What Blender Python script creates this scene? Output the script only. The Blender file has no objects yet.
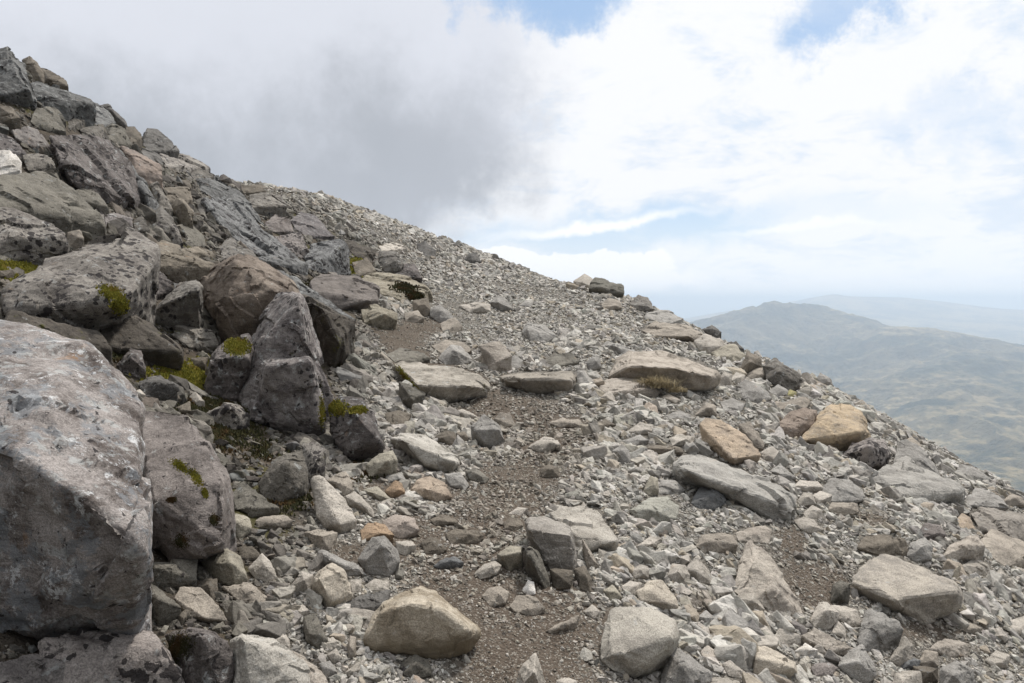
import bpy, bmesh, math, random
import numpy as np
from mathutils import Vector, Matrix
from mathutils.bvhtree import BVHTree
SPECS = r'''# landmark key | tone | label or look | outline | ridge x,y,f
skyblue|blue|=dark blue-grey boulder at the top left edge of the photo, cutting the skyline|-12,54 0,50 8,48 14,53 25,64 30,86 33,102 15,103 4,99 -12,98|16,72,.1 28,90,.1
|brown|=rounded brown block on the skyline, right beside the dark blue-grey boulder|22,60 30,57 37,62 43,72 42,82 33,84 27,72|
|brown|=flat brown slab on the skyline poking out behind the rounded brown block|40,67 48,68 67,80 68,87 60,87 42,81|
|blue|=low blue-grey boulder with a brown top under the flat brown skyline slab|30,84 45,82 70,91 85,97 95,104 80,114 64,116 48,109 35,100|50,97,.1 75,105,.1
|olive|=smooth olive-grey wedge below the low blue-grey boulder near the left skyline|30,122 35,108 50,107 60,117 68,131 55,133 40,130|40,118,.2
|grey||45,104 58,109 66,121 60,125 50,112|
|grey||-5,104 12,108 20,118 17,124 -5,126|
|brown||67,117 78,113 85,120 80,129 68,129|
|orlich|=dark slab streaked with orange lichen above a black hollow, upper left|12,130 28,127 42,133 52,147 50,151 30,146 15,138|28,137,.1
|tan||80,130 92,124 104,127 105,140 95,142 82,138|
|dark|=thin dark slab lying along the left skyline|100,105 108,104 125,120 128,127 120,124 104,112|
|blue||82,112 95,104 108,112 118,124 110,132 95,126|95,115,.3
|grey||103,128 112,122 125,128 133,146 122,147 108,141|
|grey||125,126 135,126 143,137 139,147 128,145|
skydark|dark|=dark rounded boulder standing alone on the left skyline|143,140 147,128 158,129 172,140 179,151 165,154 150,151 143,146|150,138,.1 168,146,.1
|spot||160,153 175,150 195,158 209,168 205,174 180,173 162,166|178,162,.2
|dark||138,150 146,148 160,155 165,165 150,164 140,158|
scaly|purple|=big purplish brown slab with a flaking surface on the upper left slope|48,134 68,132 110,140 130,160 137,176 154,204 156,210 120,207 100,201 70,181 58,158|100,150,.4 120,195,.15 80,175,.2
|blue|=narrow blue-grey rock along the lower edge of the purplish flaking slab|118,148 135,167 150,195 162,212 150,213 128,182 112,155|
|tansm|=smooth reddish tan slab face right of the purplish flaking slab|120,146 135,150 160,165 163,179 150,187 136,174|
|grey|=thin grey slab leaning steeply, left of the tall pale block on the upper slope|149,184 157,180 173,210 168,216 159,207|
|white|=white patched stone with rusty stain at the left edge, above the wide dark boulder|-5,150 10,150 22,162 20,170 5,176 -5,176|
|brown||-5,132 12,138 28,155 25,163 8,153 -5,148|
|brown||22,155 35,153 52,158 55,168 45,176 28,171|
widedark|olive|=wide dark greenish boulder at the left edge of the photo, above the spotted blunt boulder|-15,178 40,171 60,180 75,200 100,213 105,227 80,233 55,223 -15,207|40,190,.3 80,214,.15 20,203,.1
|pale||57,167 64,165 70,172 66,177 60,176|
|brown||75,190 85,185 100,195 108,208 95,211 80,201|
|brown||163,188 190,187 193,200 180,206 165,201|
|pale|=tall pale block with black specks on the upper left slope|171,207 177,198 184,198 193,211 193,223 180,226|184,203,.1
|blue||195,178 215,175 240,190 243,205 220,201 200,190|218,188,.2
|grey||188,170 200,168 214,176 210,184 194,180|
|brown||196,200 206,196 214,206 212,220 200,216|
bluntspot|spot|=blunt boulder with black lichen spots at the left edge, over a mossy gap|-10,207 15,209 45,222 66,232 67,248 58,256 35,263 8,261 -10,248|0,232,.15 12,238,.1 40,243,.1 63,237,.15
|grey||-8,246 10,258 9,264 -8,264|
|tan|=small tan wedge between the blunt spotted boulder and the flat-topped spotted one|66,232 80,229 84,238 68,248|
|spot||78,212 104,214 106,232 92,235 80,231|92,222,.1
|pale||104,215 115,213 133,218 131,228 118,231 106,229|
|pale||133,220 142,215 150,230 145,237 135,231|
|brown||150,214 160,206 172,218 176,234 166,240 154,230|
|spot||158,218 168,214 178,228 184,244 172,246|
|grey||180,226 190,222 204,236 206,246 192,246|
flatspot|spot|=large flat-topped boulder with black lichen spots over a dark mossy hollow|3,290 28,277 50,257 85,240 100,234 125,231 157,247 157,254 130,298 116,318 95,331 50,330 8,313|22,280,-.2 70,290,-.25 118,302,-.2 136,288,.1
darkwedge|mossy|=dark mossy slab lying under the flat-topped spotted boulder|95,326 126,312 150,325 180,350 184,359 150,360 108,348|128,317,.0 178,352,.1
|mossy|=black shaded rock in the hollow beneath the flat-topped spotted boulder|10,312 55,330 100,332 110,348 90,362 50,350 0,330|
|pale|=smooth whale-backed grey boulder right of the flat-topped spotted boulder|140,250 162,243 190,252 216,263 213,269 200,276 180,285 165,276 150,264|185,268,.1 165,262,.2
|purple||140,285 150,270 160,272 175,287 165,301 148,299|155,282,.1
oblong|spotdk|=rounded oblong boulder tilted up to the right in a dark gap, speckled grey|150,312 165,295 185,280 197,279 203,286 201,310 188,323 160,326 152,321|162,305,.05 198,290,.1
|dark|=dark grey pyramid-shaped rock at the corner of the flat-topped spotted boulder|120,320 141,289 153,323 140,323|142,305,.0
pointed|brownbig|=broad brown boulder with a pointed top and vertical grooves, behind the tall cracked boulder|202,286 214,268 238,252 256,256 292,281 304,300 300,335 270,352 238,356 222,345 211,318 203,302|236,262,.2 246,300,.0 225,300,.05 275,290,.1
|brown||170,334 180,322 212,330 219,345 210,353 190,348|195,335,.1
mosstop|purple|=dark block with a cushion of yellow moss on top, left of the tall cracked boulder|204,388 211,355 225,338 250,333 256,360 247,395 232,402 206,394|233,357,.0 213,358,.05 248,358,.1
|purple||116,366 130,348 142,350 146,371 122,372|131,358,.1
|brown||190,358 208,357 205,366 193,367|
|dark||137,381 160,376 178,386 166,397 145,399|158,384,.2
|brown||105,374 118,372 130,382 115,386|
|pale|=small pale stone on dark soil near the top of the pinkish slab with moss streaks|132,392 140,389 146,395 138,398|
|pale|=small yellowish pale stone below the patch of bright moss|189,397 195,391 205,401 196,408|
|spot|=light speckled stone with a sharp edge below the dark moss-topped block|205,413 225,403 240,405 250,415 246,429 230,431 214,423|229,407,.1
|brown||174,408 190,401 191,411 178,413|
huge|huge|=huge boulder mottled with grey, white and rusty lichen, filling the lower left|-60,328 0,332 30,338 82,354 108,380 135,400 144,440 148,500 150,540 141,575 125,602 108,622 20,646 -60,640|22,458,.08 75,490,.05 140,520,.08 -50,430,.15 142,548,.0
pinkslab|pink|=pinkish grey slab with streaks of yellow moss, leaning on the huge boulder|134,407 185,412 205,432 223,465 233,478 229,507 210,549 170,563 150,547 146,500|152,500,.1 215,540,.0 228,482,.2
botspot|pinkspot|=pinkish slab with dark purple lichen spots under the huge boulder, bottom left|36,640 42,634 70,632 153,629 163,645 181,675 195,700 36,700|160,650,.1
|orlich|=slab with orange and grey lichen in the bottom left corner of the photo|-15,664 35,655 62,665 64,700 -15,700|
mosssplit|purple|=dark rock with a mossy green side face at the bottom, between two light slabs|163,634 180,628 215,632 229,641 233,665 226,700 188,700|202,636,.0 200,690,.0
botblock|palebig|=large pale grey block with a brown left side at the bottom edge of the photo|229,641 241,634 275,640 305,660 322,700 233,700|243,638,.0 250,695,.0
|tanpale|=pale tan slab lying behind the pale grey block at the bottom edge|283,648 300,655 320,668 338,700 305,700|
|olive|=olive grey block wedged under the lower edge of the pinkish moss-streaked slab|147,573 152,562 197,559 196,580 165,589 150,586|155,567,.1
|olive||131,584 142,575 160,590 181,607 173,621 158,626 140,611|160,600,.1
|tan|=flat tan stone tilted on edge, between the olive wedge and the gravel|174,598 180,588 200,587 222,610 227,621 205,623 190,616|190,597,.4 205,618,.0
|olivepale|=angular olive grey block with a bright top at the foot of the pinkish slab|200,562 222,543 240,555 248,579 236,589 216,580|231,563,.1
|brown||195,588 205,579 217,578 218,590 213,601|
|tan||221,586 250,583 267,597 263,608 240,602|
|olivepale||220,524 232,510 250,518 252,528 240,539 224,536|233,522,.1
longblue|bluespot|=long blue-grey slab with black lichen spots, sloping down right|204,202 215,198 235,205 265,232 296,255 301,262 275,259 255,254 235,240 220,224|225,214,.1 262,242,.1
|blue||223,190 240,192 262,215 259,223 240,216 228,205|
|grey|=grey angular boulder with a smooth sloping face on the upper left slope|246,207 250,196 268,193 287,206 282,212 262,213|265,203,.1
|brown||238,186 262,184 266,192 250,197 240,193|
|brown||268,192 275,194 292,207 286,210|
|pink||264,223 275,214 290,218 294,232 285,237 270,231|
|mixdark|=dark slab with a pale crest high on the slope above the blue-grey cube|290,221 300,212 315,215 336,236 325,241 305,236 295,229|
|pinkspot||274,236 300,232 309,250 303,259 285,251|
cube|bluespot|=cube-shaped blue-grey boulder with black spots and moss at its foot|304,251 312,242 340,238 347,245 351,276 325,274 307,269|313,248,.0 343,245,.0
|mossy|=dark overhanging slab with a tuft of bright moss beneath, right of the cube-shaped boulder|340,240 360,243 376,250 372,263 355,257|
|brown||352,262 366,258 376,270 372,279 356,276|
smoothdk|greysm|=smooth dark grey boulder with a blunt face below the cube-shaped boulder|310,281 318,276 355,276 378,288 379,300 360,311 340,310 325,301 312,291|330,296,.1 370,300,.0
|blue||255,258 270,255 305,265 306,276 295,276 270,265|
|blue||262,268 285,270 300,280 311,292 300,296 280,286|
|brown||218,246 230,240 253,250 256,258 240,263 222,259|
|brown||180,250 196,246 212,252 214,258 196,258|
darkfin|mossy|=dark mossy boulder with a thin grey crest, right behind the tall cracked boulder|300,296 318,302 357,320 353,332 343,365 332,369 316,340|322,308,.1 340,345,.0
|blue|=thin pale crest of rock running down to the right above the tall cracked boulder|280,277 297,280 330,301 357,319 354,325 320,308 295,294|
tallback|crack|=tall cracked boulder with a flat grey top, standing left of the path|238,397 256,332 276,292 302,294 309,316 323,360 335,398 315,420 250,416|300,298,.1 306,350,.0 262,345,.05
tallfront|crack|=spotted front slab at the foot of the tall cracked boulder|250,420 262,362 275,356 308,357 316,380 326,420 322,438 312,441 285,427 262,424|309,362,.0 320,425,.0 268,366,.0
mossroot|purple|=purplish rock with moss on its top left corner, below the tall cracked boulder|330,407 340,398 362,400 375,420 384,445 378,456 350,461 335,442|356,414,.1 350,450,.0 378,440,.1
splitl|purpleol|=rounded olive rock split along its right side, on mossy soil|257,486 272,462 287,453 303,449 309,468 299,490 280,504 262,497|285,465,.2
|spot|=speckled fin-like slab split off the rounded olive rock|302,444 312,441 325,448 324,458 312,480 301,491 309,470|
|olive|=dark green-brown stone with a sloping back, left of the split olive rock|232,496 242,484 258,495 279,508 275,516 250,517 235,509|
|tan||255,521 262,516 285,514 293,520 285,527 258,528|
paleslab|pale|=flat pale slab with a rusty scar, tapering to the upper left, left of the path|313,479 320,477 345,500 356,520 352,531 342,534 325,526 317,515|340,524,.0
|pale||345,496 355,492 365,500 375,512 374,518 360,511 350,506|
|tan||325,480 345,471 352,480 352,490 344,496 335,486|
|olivepale||364,466 380,453 393,450 397,460 388,476 370,479|388,460,.1
|olivepale||362,490 378,486 391,500 380,501|
|orange|=small bright orange stone above the pinkish tan boulder left of the path|385,491 395,480 402,483 405,492 392,498|
|grey||385,476 402,472 406,480 388,483|
|pale|=pale fan-shaped stone left of the faceted pale tan rock|247,568 262,553 270,560 278,578 268,584 255,579|
|brown||238,547 252,546 262,557 250,561 240,558|
facet|palefac|=faceted pale tan rock with a bright sharp front edge, left of the path|309,591 313,578 322,568 332,562 345,570 353,595 341,602 328,608|318,578,.0 331,601,.0 340,572,.3
|pale||290,586 302,571 313,575 309,592 296,596|304,580,.1
greyfac|grey|=blocky blue-grey rock beside the orange tan stones, left of the path|357,559 372,537 385,535 398,550 400,562 389,577 368,574|382,545,.1 366,560,.05
|grey||317,552 322,550 355,563 367,575 345,577 325,562|
|tan||303,532 315,530 338,532 331,538 329,551 321,551 314,541|322,536,.0
oranget|orange|=orange tan angular stone above the blocky blue-grey rock|360,531 368,523 385,525 395,535 375,538 362,541|
|tanpink|=rounded pinkish tan boulder by the path beneath the tiny orange stone|382,521 395,515 415,517 419,530 400,539 385,533|
|pale||395,541 412,540 416,545 405,556 398,553|
halfbur|dirtpale|=large half-buried boulder with a pale top and earthy brown face, bottom centre left|362,641 372,618 390,598 420,585 437,589 478,625 481,634 466,656 440,659 400,655 375,652|380,612,.12 408,604,.1 440,610,.1 470,632,.1
|dark||343,601 365,595 390,590 385,605 370,613 352,613|
|pale||364,585 375,578 390,580 388,591 370,591|
|pale||350,580 362,579 361,592 352,592|
|olive||303,616 315,613 327,640 318,649 305,641|
|pale||292,608 303,604 309,610 300,616|
|tan|=small leaf-shaped stone standing on end left of the large half-buried boulder|347,646 350,635 356,637 356,657 349,659|
|pale||274,641 283,630 290,640 290,648 278,643|
|pale||344,673 355,665 364,660 362,669 350,678|
|pale||326,655 336,648 342,658 334,664|
|grey||318,663 330,660 338,672 326,680|
|olive||400,663 415,655 428,660 432,675 415,680 402,674|
|grey||405,690 413,674 425,680 430,700 408,700|
whitetop|whitetop|=flat thick slab with a whitish top and dark undercut front beside the path|392,365 400,361 450,366 480,375 490,385 489,391 470,399 448,403 430,399 418,391 404,380|416,385,.05 440,389,.05 472,386,.05 405,372,.3
|olive|=striped grey-green block propping up the whitish-topped slab|398,381 410,385 425,395 412,411 402,401|412,398,.0
step|tanstep|=straight kerb-like slab forming a step across the path|499,377 520,372 572,371 577,378 573,391 560,394 545,390 520,391 504,386|503,379,.0 535,380,.0 571,380,.0
slantp|palebig|=pale slab tilted down to the right on the left side of the path|389,438 400,433 425,436 440,446 456,455 459,464 450,474 430,471 418,463 404,451|402,440,.1 425,464,.0 455,462,.0
heart|grey|=heart-shaped grey rock sitting upright in the middle of the path|471,426 484,414 500,427 506,440 490,449 477,446 472,437|484,442,.0 499,429,.1 474,430,.1
|tan||493,418 500,412 510,413 516,425 505,428|
|brown||435,437 445,430 455,432 460,442 450,446 438,441|
|brown||456,433 465,431 469,440 462,445|
|pale||455,411 462,408 475,415 479,418 465,419|
|olive||465,471 475,468 490,478 485,484 470,479|
|pale|=flat pale stone lying in the middle of the path right of the heart-shaped rock|526,447 545,437 558,440 561,445 540,453|
|brown||540,469 548,464 558,466 559,477 542,478|
|tan||549,423 560,418 580,420 586,427 560,428|
|brown||384,413 400,410 411,415 406,426 388,426|
tanor|tanor|=tan rock with an orange right side under the pale tilted slab|411,490 418,480 430,476 446,484 453,497 437,502 420,498|425,488,.1
|grey||444,474 460,472 470,485 465,491 450,486|
ledge|mosspale|=mossy ledge with a pale top jutting out left of the upper path|361,278 375,272 400,274 425,284 432,293 431,303 400,301 370,291|380,284,.05 426,291,.0
|brown||412,301 428,297 432,312 425,317 414,311|
|tan||404,313 418,310 424,318 415,323 405,321|
|mosspale||360,309 375,305 398,313 396,321 380,328 364,323|385,314,.1
|purple||392,269 400,264 415,265 423,278 410,280 395,276|
|spotdk||379,251 395,251 404,260 401,268 385,272 378,263|
|pale|=thin white slab at the crest just left of where the upper path tops out|378,246 396,242 408,248 402,252 382,251|
skysm|dark|=small dark rock standing on the skyline where the path meets the sky|463,260 469,253 476,253 482,262 470,263|
|dark||417,244 425,241 436,250 436,257 425,256 418,250|
|grey||430,309 440,305 450,312 456,321 440,323 430,316|
|tan||440,323 455,318 463,326 458,333 442,331|
|pale||459,306 475,302 490,305 490,312 470,313|
|grey||489,303 497,295 505,298 513,309 500,311|498,302,.1
|grey||518,306 525,300 533,303 531,307|
midblock|grey|=blunt grey block sitting in the middle of the upper path|521,333 527,322 545,325 556,336 550,342 530,341|528,330,.0
|tan||431,346 445,340 465,342 473,350 460,356 440,353|
ptgrey|grey|=grey stone with a pointed top behind the whitish-topped slab|437,358 450,345 460,346 474,360 465,365 445,365|454,350,.1
|olive||386,355 400,347 425,352 431,358 420,364 395,363|
|tanpale|=pale tan forked stone pointing at the camera, above the step slab|479,346 500,340 513,355 501,371 492,373 487,358|
|grey||500,364 515,355 523,360 521,368 505,368|
|olive||544,361 555,353 572,353 579,362 565,367 548,367|
skyslab|darkol|=dark oblong slab on the skyline near the top of the pale scree|588,288 595,277 605,279 621,285 624,293 610,294 597,290|
|pale||573,281 585,273 593,279 590,286 578,285|
skylich|spotdk|=dark lichened rock on the skyline just right of the dark oblong slab|629,304 638,295 648,297 655,309 640,311|
|grey||644,318 650,310 670,310 685,319 680,325 665,324|
|tan||640,330 655,320 690,325 702,336 698,345 685,342 655,337|690,336,.0
|tan||600,306 608,298 620,300 622,308 608,310|
|grey||600,346 607,340 630,350 641,353 625,356|
overhang|tanover|=large overhanging tan slab with dry grass growing under its front edge|608,378 616,362 632,354 662,353 700,362 719,372 717,381 706,391 688,392 640,384|628,366,.0 675,367,.0 712,377,.05
|tanpale|=low pale tan rock in front of the overhanging slab, left of the dry grass|599,389 605,380 625,376 655,382 664,391 655,398 625,396 605,394|610,384,.2 650,388,.1
|grey||586,363 592,356 600,358 601,368 590,371|
|pale||694,341 705,333 722,340 726,347 712,356 700,351|
|olivepale||711,353 720,345 735,345 746,356 735,363 720,359|
|dark||702,330 712,325 722,332 716,337|
|dark||728,345 736,341 745,350 740,354|
|brown||740,369 747,351 761,357 762,367 746,376|750,362,.1
|tan||745,376 755,368 767,367 766,375 757,381 748,379|
|pale||718,379 725,371 732,374 731,384 722,386|
|pale||730,381 736,372 745,375 743,384|
|grey||735,386 745,379 770,392 773,398 760,404 745,401|
|slope|=rough grey-purple outcrop breaking the right skyline|763,368 775,358 800,375 803,386 785,392 766,380|780,372,.2
|grey||768,391 778,384 789,390 786,397 775,395|
|yellow|=small stone yellow with lichen on the right slope|785,396 790,389 797,392 795,398|
|tan||770,405 790,404 808,396 811,402 806,409 780,411|
|grey||816,379 820,372 831,379 834,386 822,384|
ochre|ochre|=big ochre yellow boulder, the brightest coloured rock on the right slope|799,441 812,420 830,405 850,404 862,410 866,425 872,433 861,446 842,451 817,446|835,443,.0 860,432,.05 825,420,.15
|pinkbr|=pinkish brown rock leaning against the left side of the big ochre boulder|774,429 790,412 805,407 817,410 814,425 801,439 790,437|
|pinkspot|=speckled pinkish rock tucked under the right side of the big ochre boulder|842,456 855,443 870,437 885,440 891,455 881,464 868,468 852,460|868,446,.1
flake|ochrepale|=flat ochre flake with a rusty left edge on the grey scree|699,424 705,418 720,420 745,436 762,455 752,463 733,465 718,447|733,459,.0
|tan||738,424 750,422 762,440 764,452 752,448|
longslab|greybig|=long pale grey slab slanting down to the right with a dark shadow beneath|671,461 680,454 700,453 725,463 780,487 791,498 790,521 772,521 745,507 700,482 674,471|686,470,.05 716,481,.03 748,494,.03 776,502,.02
|bluedk|=dark blue-grey block under the left half of the long slanting slab|690,503 700,487 720,487 726,500 716,511 700,509|
|palegreen|=rounded grey-green rock with a pale stripe left of the long slanting slab's shadow|629,511 650,498 668,495 681,505 676,519 660,523 640,520|650,510,.1
|grey||657,494 660,480 675,480 686,490 680,495|
|olivepale||644,491 650,475 658,478 659,490 650,496|
|pale|=flat pale lens-shaped stone on the scree right of the path|626,431 640,423 653,425 653,431 640,435|
|grey||612,451 622,444 630,450 631,462 620,465|
|brown||595,424 605,418 616,425 605,431|
|pale||669,439 680,434 695,436 693,445 672,446|
|grey||621,441 640,435 649,440 635,448|
|brown||639,448 655,445 681,447 683,453 660,455|
|grey||664,416 680,410 691,415 688,420 668,419|
|tan||694,416 705,402 716,405 717,416|
|tanpale||659,397 668,393 681,400 675,404|
upright|grey2|=upright grey block with a light sloping top, standing in the lower path|525,521 530,516 545,516 570,527 575,545 576,560 573,573 552,572 540,557 527,537|529,529,.0 550,534,.0 570,535,.02
|brown|=dark brown stub under the upright grey block in the lower path|549,568 573,570 571,586 556,590|
fin|olive|=narrow fin of stone leaning against the upright grey block|524,549 530,544 538,550 551,586 545,589 535,577 525,562|529,555,.0
|olivepale||497,554 510,546 522,546 524,566 510,571 500,562|502,556,.1 520,553,.0
wedge|palewedge|=pale wedge-shaped boulder with a dark front face right behind the upright grey block|549,513 560,508 595,507 601,512 619,541 615,552 580,552 573,534|577,536,.0 617,541,.0
|pale|=pale lens-shaped stone lying on bare soil in the lower path|474,574 483,565 495,561 502,565 497,574 480,579|
|brown||445,534 455,529 478,530 485,538 475,544 450,544|
|brown||421,543 430,536 440,540 447,550 438,555 425,554|
|bluedk|=small bluish flat stone on the bare soil above the large half-buried boulder|432,566 445,558 455,556 464,563 455,568 440,569|
|tan||481,596 488,588 500,586 509,592 506,603 490,606|
|tan||509,606 518,595 535,597 546,607 535,616 515,612|
|white|=small white stone standing on brown soil in the lower path|522,591 528,579 534,582 536,594 528,596|
|brown||574,569 585,566 592,580 591,593 580,589|
|brown||503,523 510,517 520,518 524,525 515,531 505,529|
|pale||508,514 518,507 528,508 520,516|
|brown||430,520 440,515 455,518 458,523 435,526|
tooth|pale|=pale tooth-shaped stone rising at the bottom edge of the photo|508,700 522,665 535,654 542,670 546,700|534,672,.0
|tan||544,631 560,622 580,615 576,623 550,634|
|pale||553,700 556,680 565,677 577,681 578,700|
|olivepale||603,591 612,584 618,590 623,598 610,601|
sqblock|palesq|=large square pale block with rounded corners at the bottom, right of the path|599,652 604,620 608,607 625,605 655,608 676,620 679,635 666,660 650,676 635,679 615,670 600,660|612,655,.05 648,665,.0 670,638,.1
|grey|=grey rounded boulder against the right side of the large square pale block|660,685 668,650 680,645 695,660 712,674 704,700 668,700|680,665,.1
|palefac|=pale wedge with a sharp lower edge directly above the large square pale block|636,591 650,582 662,580 676,598 678,607 668,613 655,607 640,601|650,590,.2 667,603,.0
|pale||621,586 630,581 642,583 640,593 625,593|
|pale||667,576 672,563 685,565 691,575 688,586 675,583|678,572,.1
|pale||685,569 698,556 710,570 713,586 700,583|
|pale||630,571 640,564 650,568 649,578 635,579|
|pale||637,546 650,536 663,537 655,546 642,549|
|tan|=brown tan stone just below the gravel under the long slanting slab|695,546 702,535 720,533 735,536 739,545 725,553 705,554|710,540,.2
|tanpale||735,533 750,528 765,525 772,530 769,544 755,542 738,541|755,534,.1
taper|paletall|=large tapering pale slab standing against the gravel, right of the bare path|732,591 738,565 745,545 750,540 765,545 775,560 786,580 800,605 806,617 780,615 760,603 743,599|755,560,.3 775,590,.1
|pale||734,599 742,592 755,593 766,610 755,613 740,609|752,600,.1
loaf|palefac|=pale loaf-shaped block with a flat side at the bottom, right of centre|753,675 754,647 765,646 796,662 798,673 775,679 758,678|757,658,.0 794,668,.0
|pale||774,636 780,628 800,635 801,644 780,644|
|tanpale||699,651 708,645 721,655 718,661 705,659|
|tanpale||710,637 712,627 726,638 715,642|
|pale||697,700 712,678 740,680 748,700|
|pale||722,663 730,660 746,672 740,679 728,676|
|grey||697,617 706,610 716,618 710,626|
|pale||583,612 592,604 600,611 594,619|
|tan||582,538 592,556 600,566 588,570|
|pale||792,486 800,480 818,481 823,488 805,492|
|grey||819,491 830,478 850,480 863,490 866,500 850,504 830,502|840,488,.2
|pale||797,501 803,492 812,493 817,504 800,506|
|pale||812,496 820,490 833,495 828,503 818,504|
|tan||828,509 832,502 858,503 859,512 840,516 832,513|
|pale||794,521 803,516 815,520 824,530 810,534 800,529|
|pale||803,513 812,505 823,510 818,519 806,518|
rslab|greybig|=broad pale grey slab on the right slope close under the skyline|872,471 905,458 935,474 963,488 961,504 930,504 900,494|905,480,.0 958,492,.0
|grey|=pale slab propped up against the back of the broad pale grey slab|894,463 897,441 905,438 918,445 936,465 942,480 915,474|
|grey||869,481 878,474 891,485 885,489|
|grey||769,471 780,463 796,478 786,482|
|brown|=brown half-sunk rock behind the largest pale boulder on the right|857,548 865,535 885,535 905,540 907,556 880,556|
|grey||906,556 910,543 925,538 933,545 931,559 915,562|
rboulder|palebold|=largest pale boulder on the right, blunt-ended, over a patch of dark soil|851,576 860,567 880,553 895,555 930,570 955,582 963,595 959,610 940,619 925,624 910,619 895,607 870,594 853,584|893,599,.03 925,594,.1 956,592,.1 873,577,.3
dgrey|grey|=flat grey triangular stone in front of the largest pale boulder|857,641 865,612 870,608 900,620 904,630 886,641 875,653 860,650|
|grey||837,666 850,650 862,643 873,660 877,676 865,684 850,677|858,662,.1
|pale||810,621 818,603 825,601 839,612 836,622 828,631 815,628|826,610,.1
|pale||828,606 845,605 858,610 863,625 850,627 838,619|
|pale||832,633 836,618 846,630 846,639|
|tanpale||801,636 815,628 840,642 854,648 845,657 830,652|
|olive||830,603 832,585 840,580 851,583 844,601|
|tanpale||929,649 945,637 970,643 969,658 950,657|950,645,.1
|tan||917,663 925,650 938,652 939,666 925,667|
|brown||913,666 939,667 938,682 920,683|
|pale||889,661 905,635 914,645 911,661 900,667|
|pale||890,700 895,672 920,672 924,700|
|grey||937,700 940,668 955,662 971,670 978,700|953,675,.1
|pink||811,669 815,663 830,662 838,668 830,676 815,676|
|white||795,651 805,643 818,650 805,657|
|bluedk||899,662 910,657 921,660 918,668 903,669|
|tanpale|=pale tan rock shaped like a loaf, above right of the largest pale boulder|942,556 950,545 965,538 978,532 986,545 970,556 950,561|965,546,.2
|pink||919,531 925,523 940,525 947,535 935,541 922,538|
|strat|=grey layered slab running off the right edge of the photo|969,511 980,505 1024,515 1045,522 1045,545 1010,540 980,530|
|ochrepale||954,521 962,513 970,517 976,530 963,530|
|tan|=grey and brown boulder at the right edge below the layered slab|981,541 990,528 1010,540 1045,547 1045,570 1005,567 990,556|1005,552,.1
|pale||959,566 975,558 990,565 989,576 970,575|
|pale||992,576 1000,568 1011,578 1005,584|
|grey||964,501 975,488 1000,495 1009,508 990,511 970,506|
|tan||1002,501 1012,493 1022,497 1026,505 1010,506|
|pale||1009,621 1024,615 1040,620 1040,637 1012,634|
|grey||954,473 962,463 975,466 993,480 985,483|
|tan||900,442 912,436 922,446 912,450|
|pale||985,660 996,650 1010,655 1008,667 992,668|
|tan||960,630 970,622 983,628 975,635|
|pale||760,452 772,446 784,455 776,464 764,460|
|grey||720,402 732,398 746,404 740,412 724,411|
'''
W, H, F = 1024, 683, 796.0
CAM = np.array([0.0, 0.0, 1.6])
PITCH = math.atan(41.5 / F)
rng = np.random.default_rng(7)
random.seed(7)
sc = bpy.context.scene
COL = sc.collection
MATS = {}

# ------------------------------------------------------------------ camera
cam = bpy.data.cameras.new('camera'); co = bpy.data.objects.new('camera', cam); COL.objects.link(co)
co.location = CAM; co.rotation_euler = (math.pi/2 - PITCH, 0, 0)
cam.sensor_width = 36; cam.lens = 36 * F / W; cam.clip_start = .05; cam.clip_end = 200000
sc.camera = co
cp, sp = math.cos(PITCH), math.sin(PITCH)
def rays(px, py):                       # direction scaled so that its forward (y) component is 1
    px = np.asarray(px, float); py = np.asarray(py, float)
    a = (px - W/2)/F; b = (H/2 - py)/F
    y = cp + b*sp; z = -sp + b*cp
    return np.stack([a/y, np.ones_like(a), z/y], -1)
def P(px, py, d): return CAM + rays(px, py) * np.asarray(d, float)[..., None]
def proj(p):
    q = p - CAM; dep = q[...,1]*cp - q[...,2]*sp; up = q[...,1]*sp + q[...,2]*cp
    dep = np.maximum(dep, 1e-3)
    return W/2 + F*q[...,0]/dep, H/2 - F*up/dep

# ------------------------------------------------------------------ numpy noise
def _h(ix, iy, iz, s):
    n = (ix.astype(np.int64)*73856093) ^ (iy.astype(np.int64)*19349663) ^ (iz.astype(np.int64)*83492791) ^ (s*2654435)
    n = (n ^ (n >> 13)) * 1274126177 & 0x7fffffff
    n = (n ^ (n >> 15)) * 668265263 & 0x7fffffff
    return ((n >> 7) & 0xffff) / 32767.5 - 1.0
def vn(p, s=0):
    i = np.floor(p); f = p - i; f = f*f*f*(f*(f*6-15)+10); i = i.astype(np.int64)
    x, y, z = i[:,0], i[:,1], i[:,2]; u, v, w = f[:,0], f[:,1], f[:,2]
    def L(a, b, t): return a + (b-a)*t
    c = [[[ _h(x+a, y+b, z+g, s) for g in (0,1)] for b in (0,1)] for a in (0,1)]
    return L(L(L(c[0][0][0],c[1][0][0],u), L(c[0][1][0],c[1][1][0],u), v),
             L(L(c[0][0][1],c[1][0][1],u), L(c[0][1][1],c[1][1][1],u), v), w)
def fbm(p, o=4, s=0, g=.5):
    r = 0; a = 1.0; t = 0
    for k in range(o):
        r = r + a*vn(p*(2.03**k) + 17.3*k, s+k); t += a; a *= g
    return r/t

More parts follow.
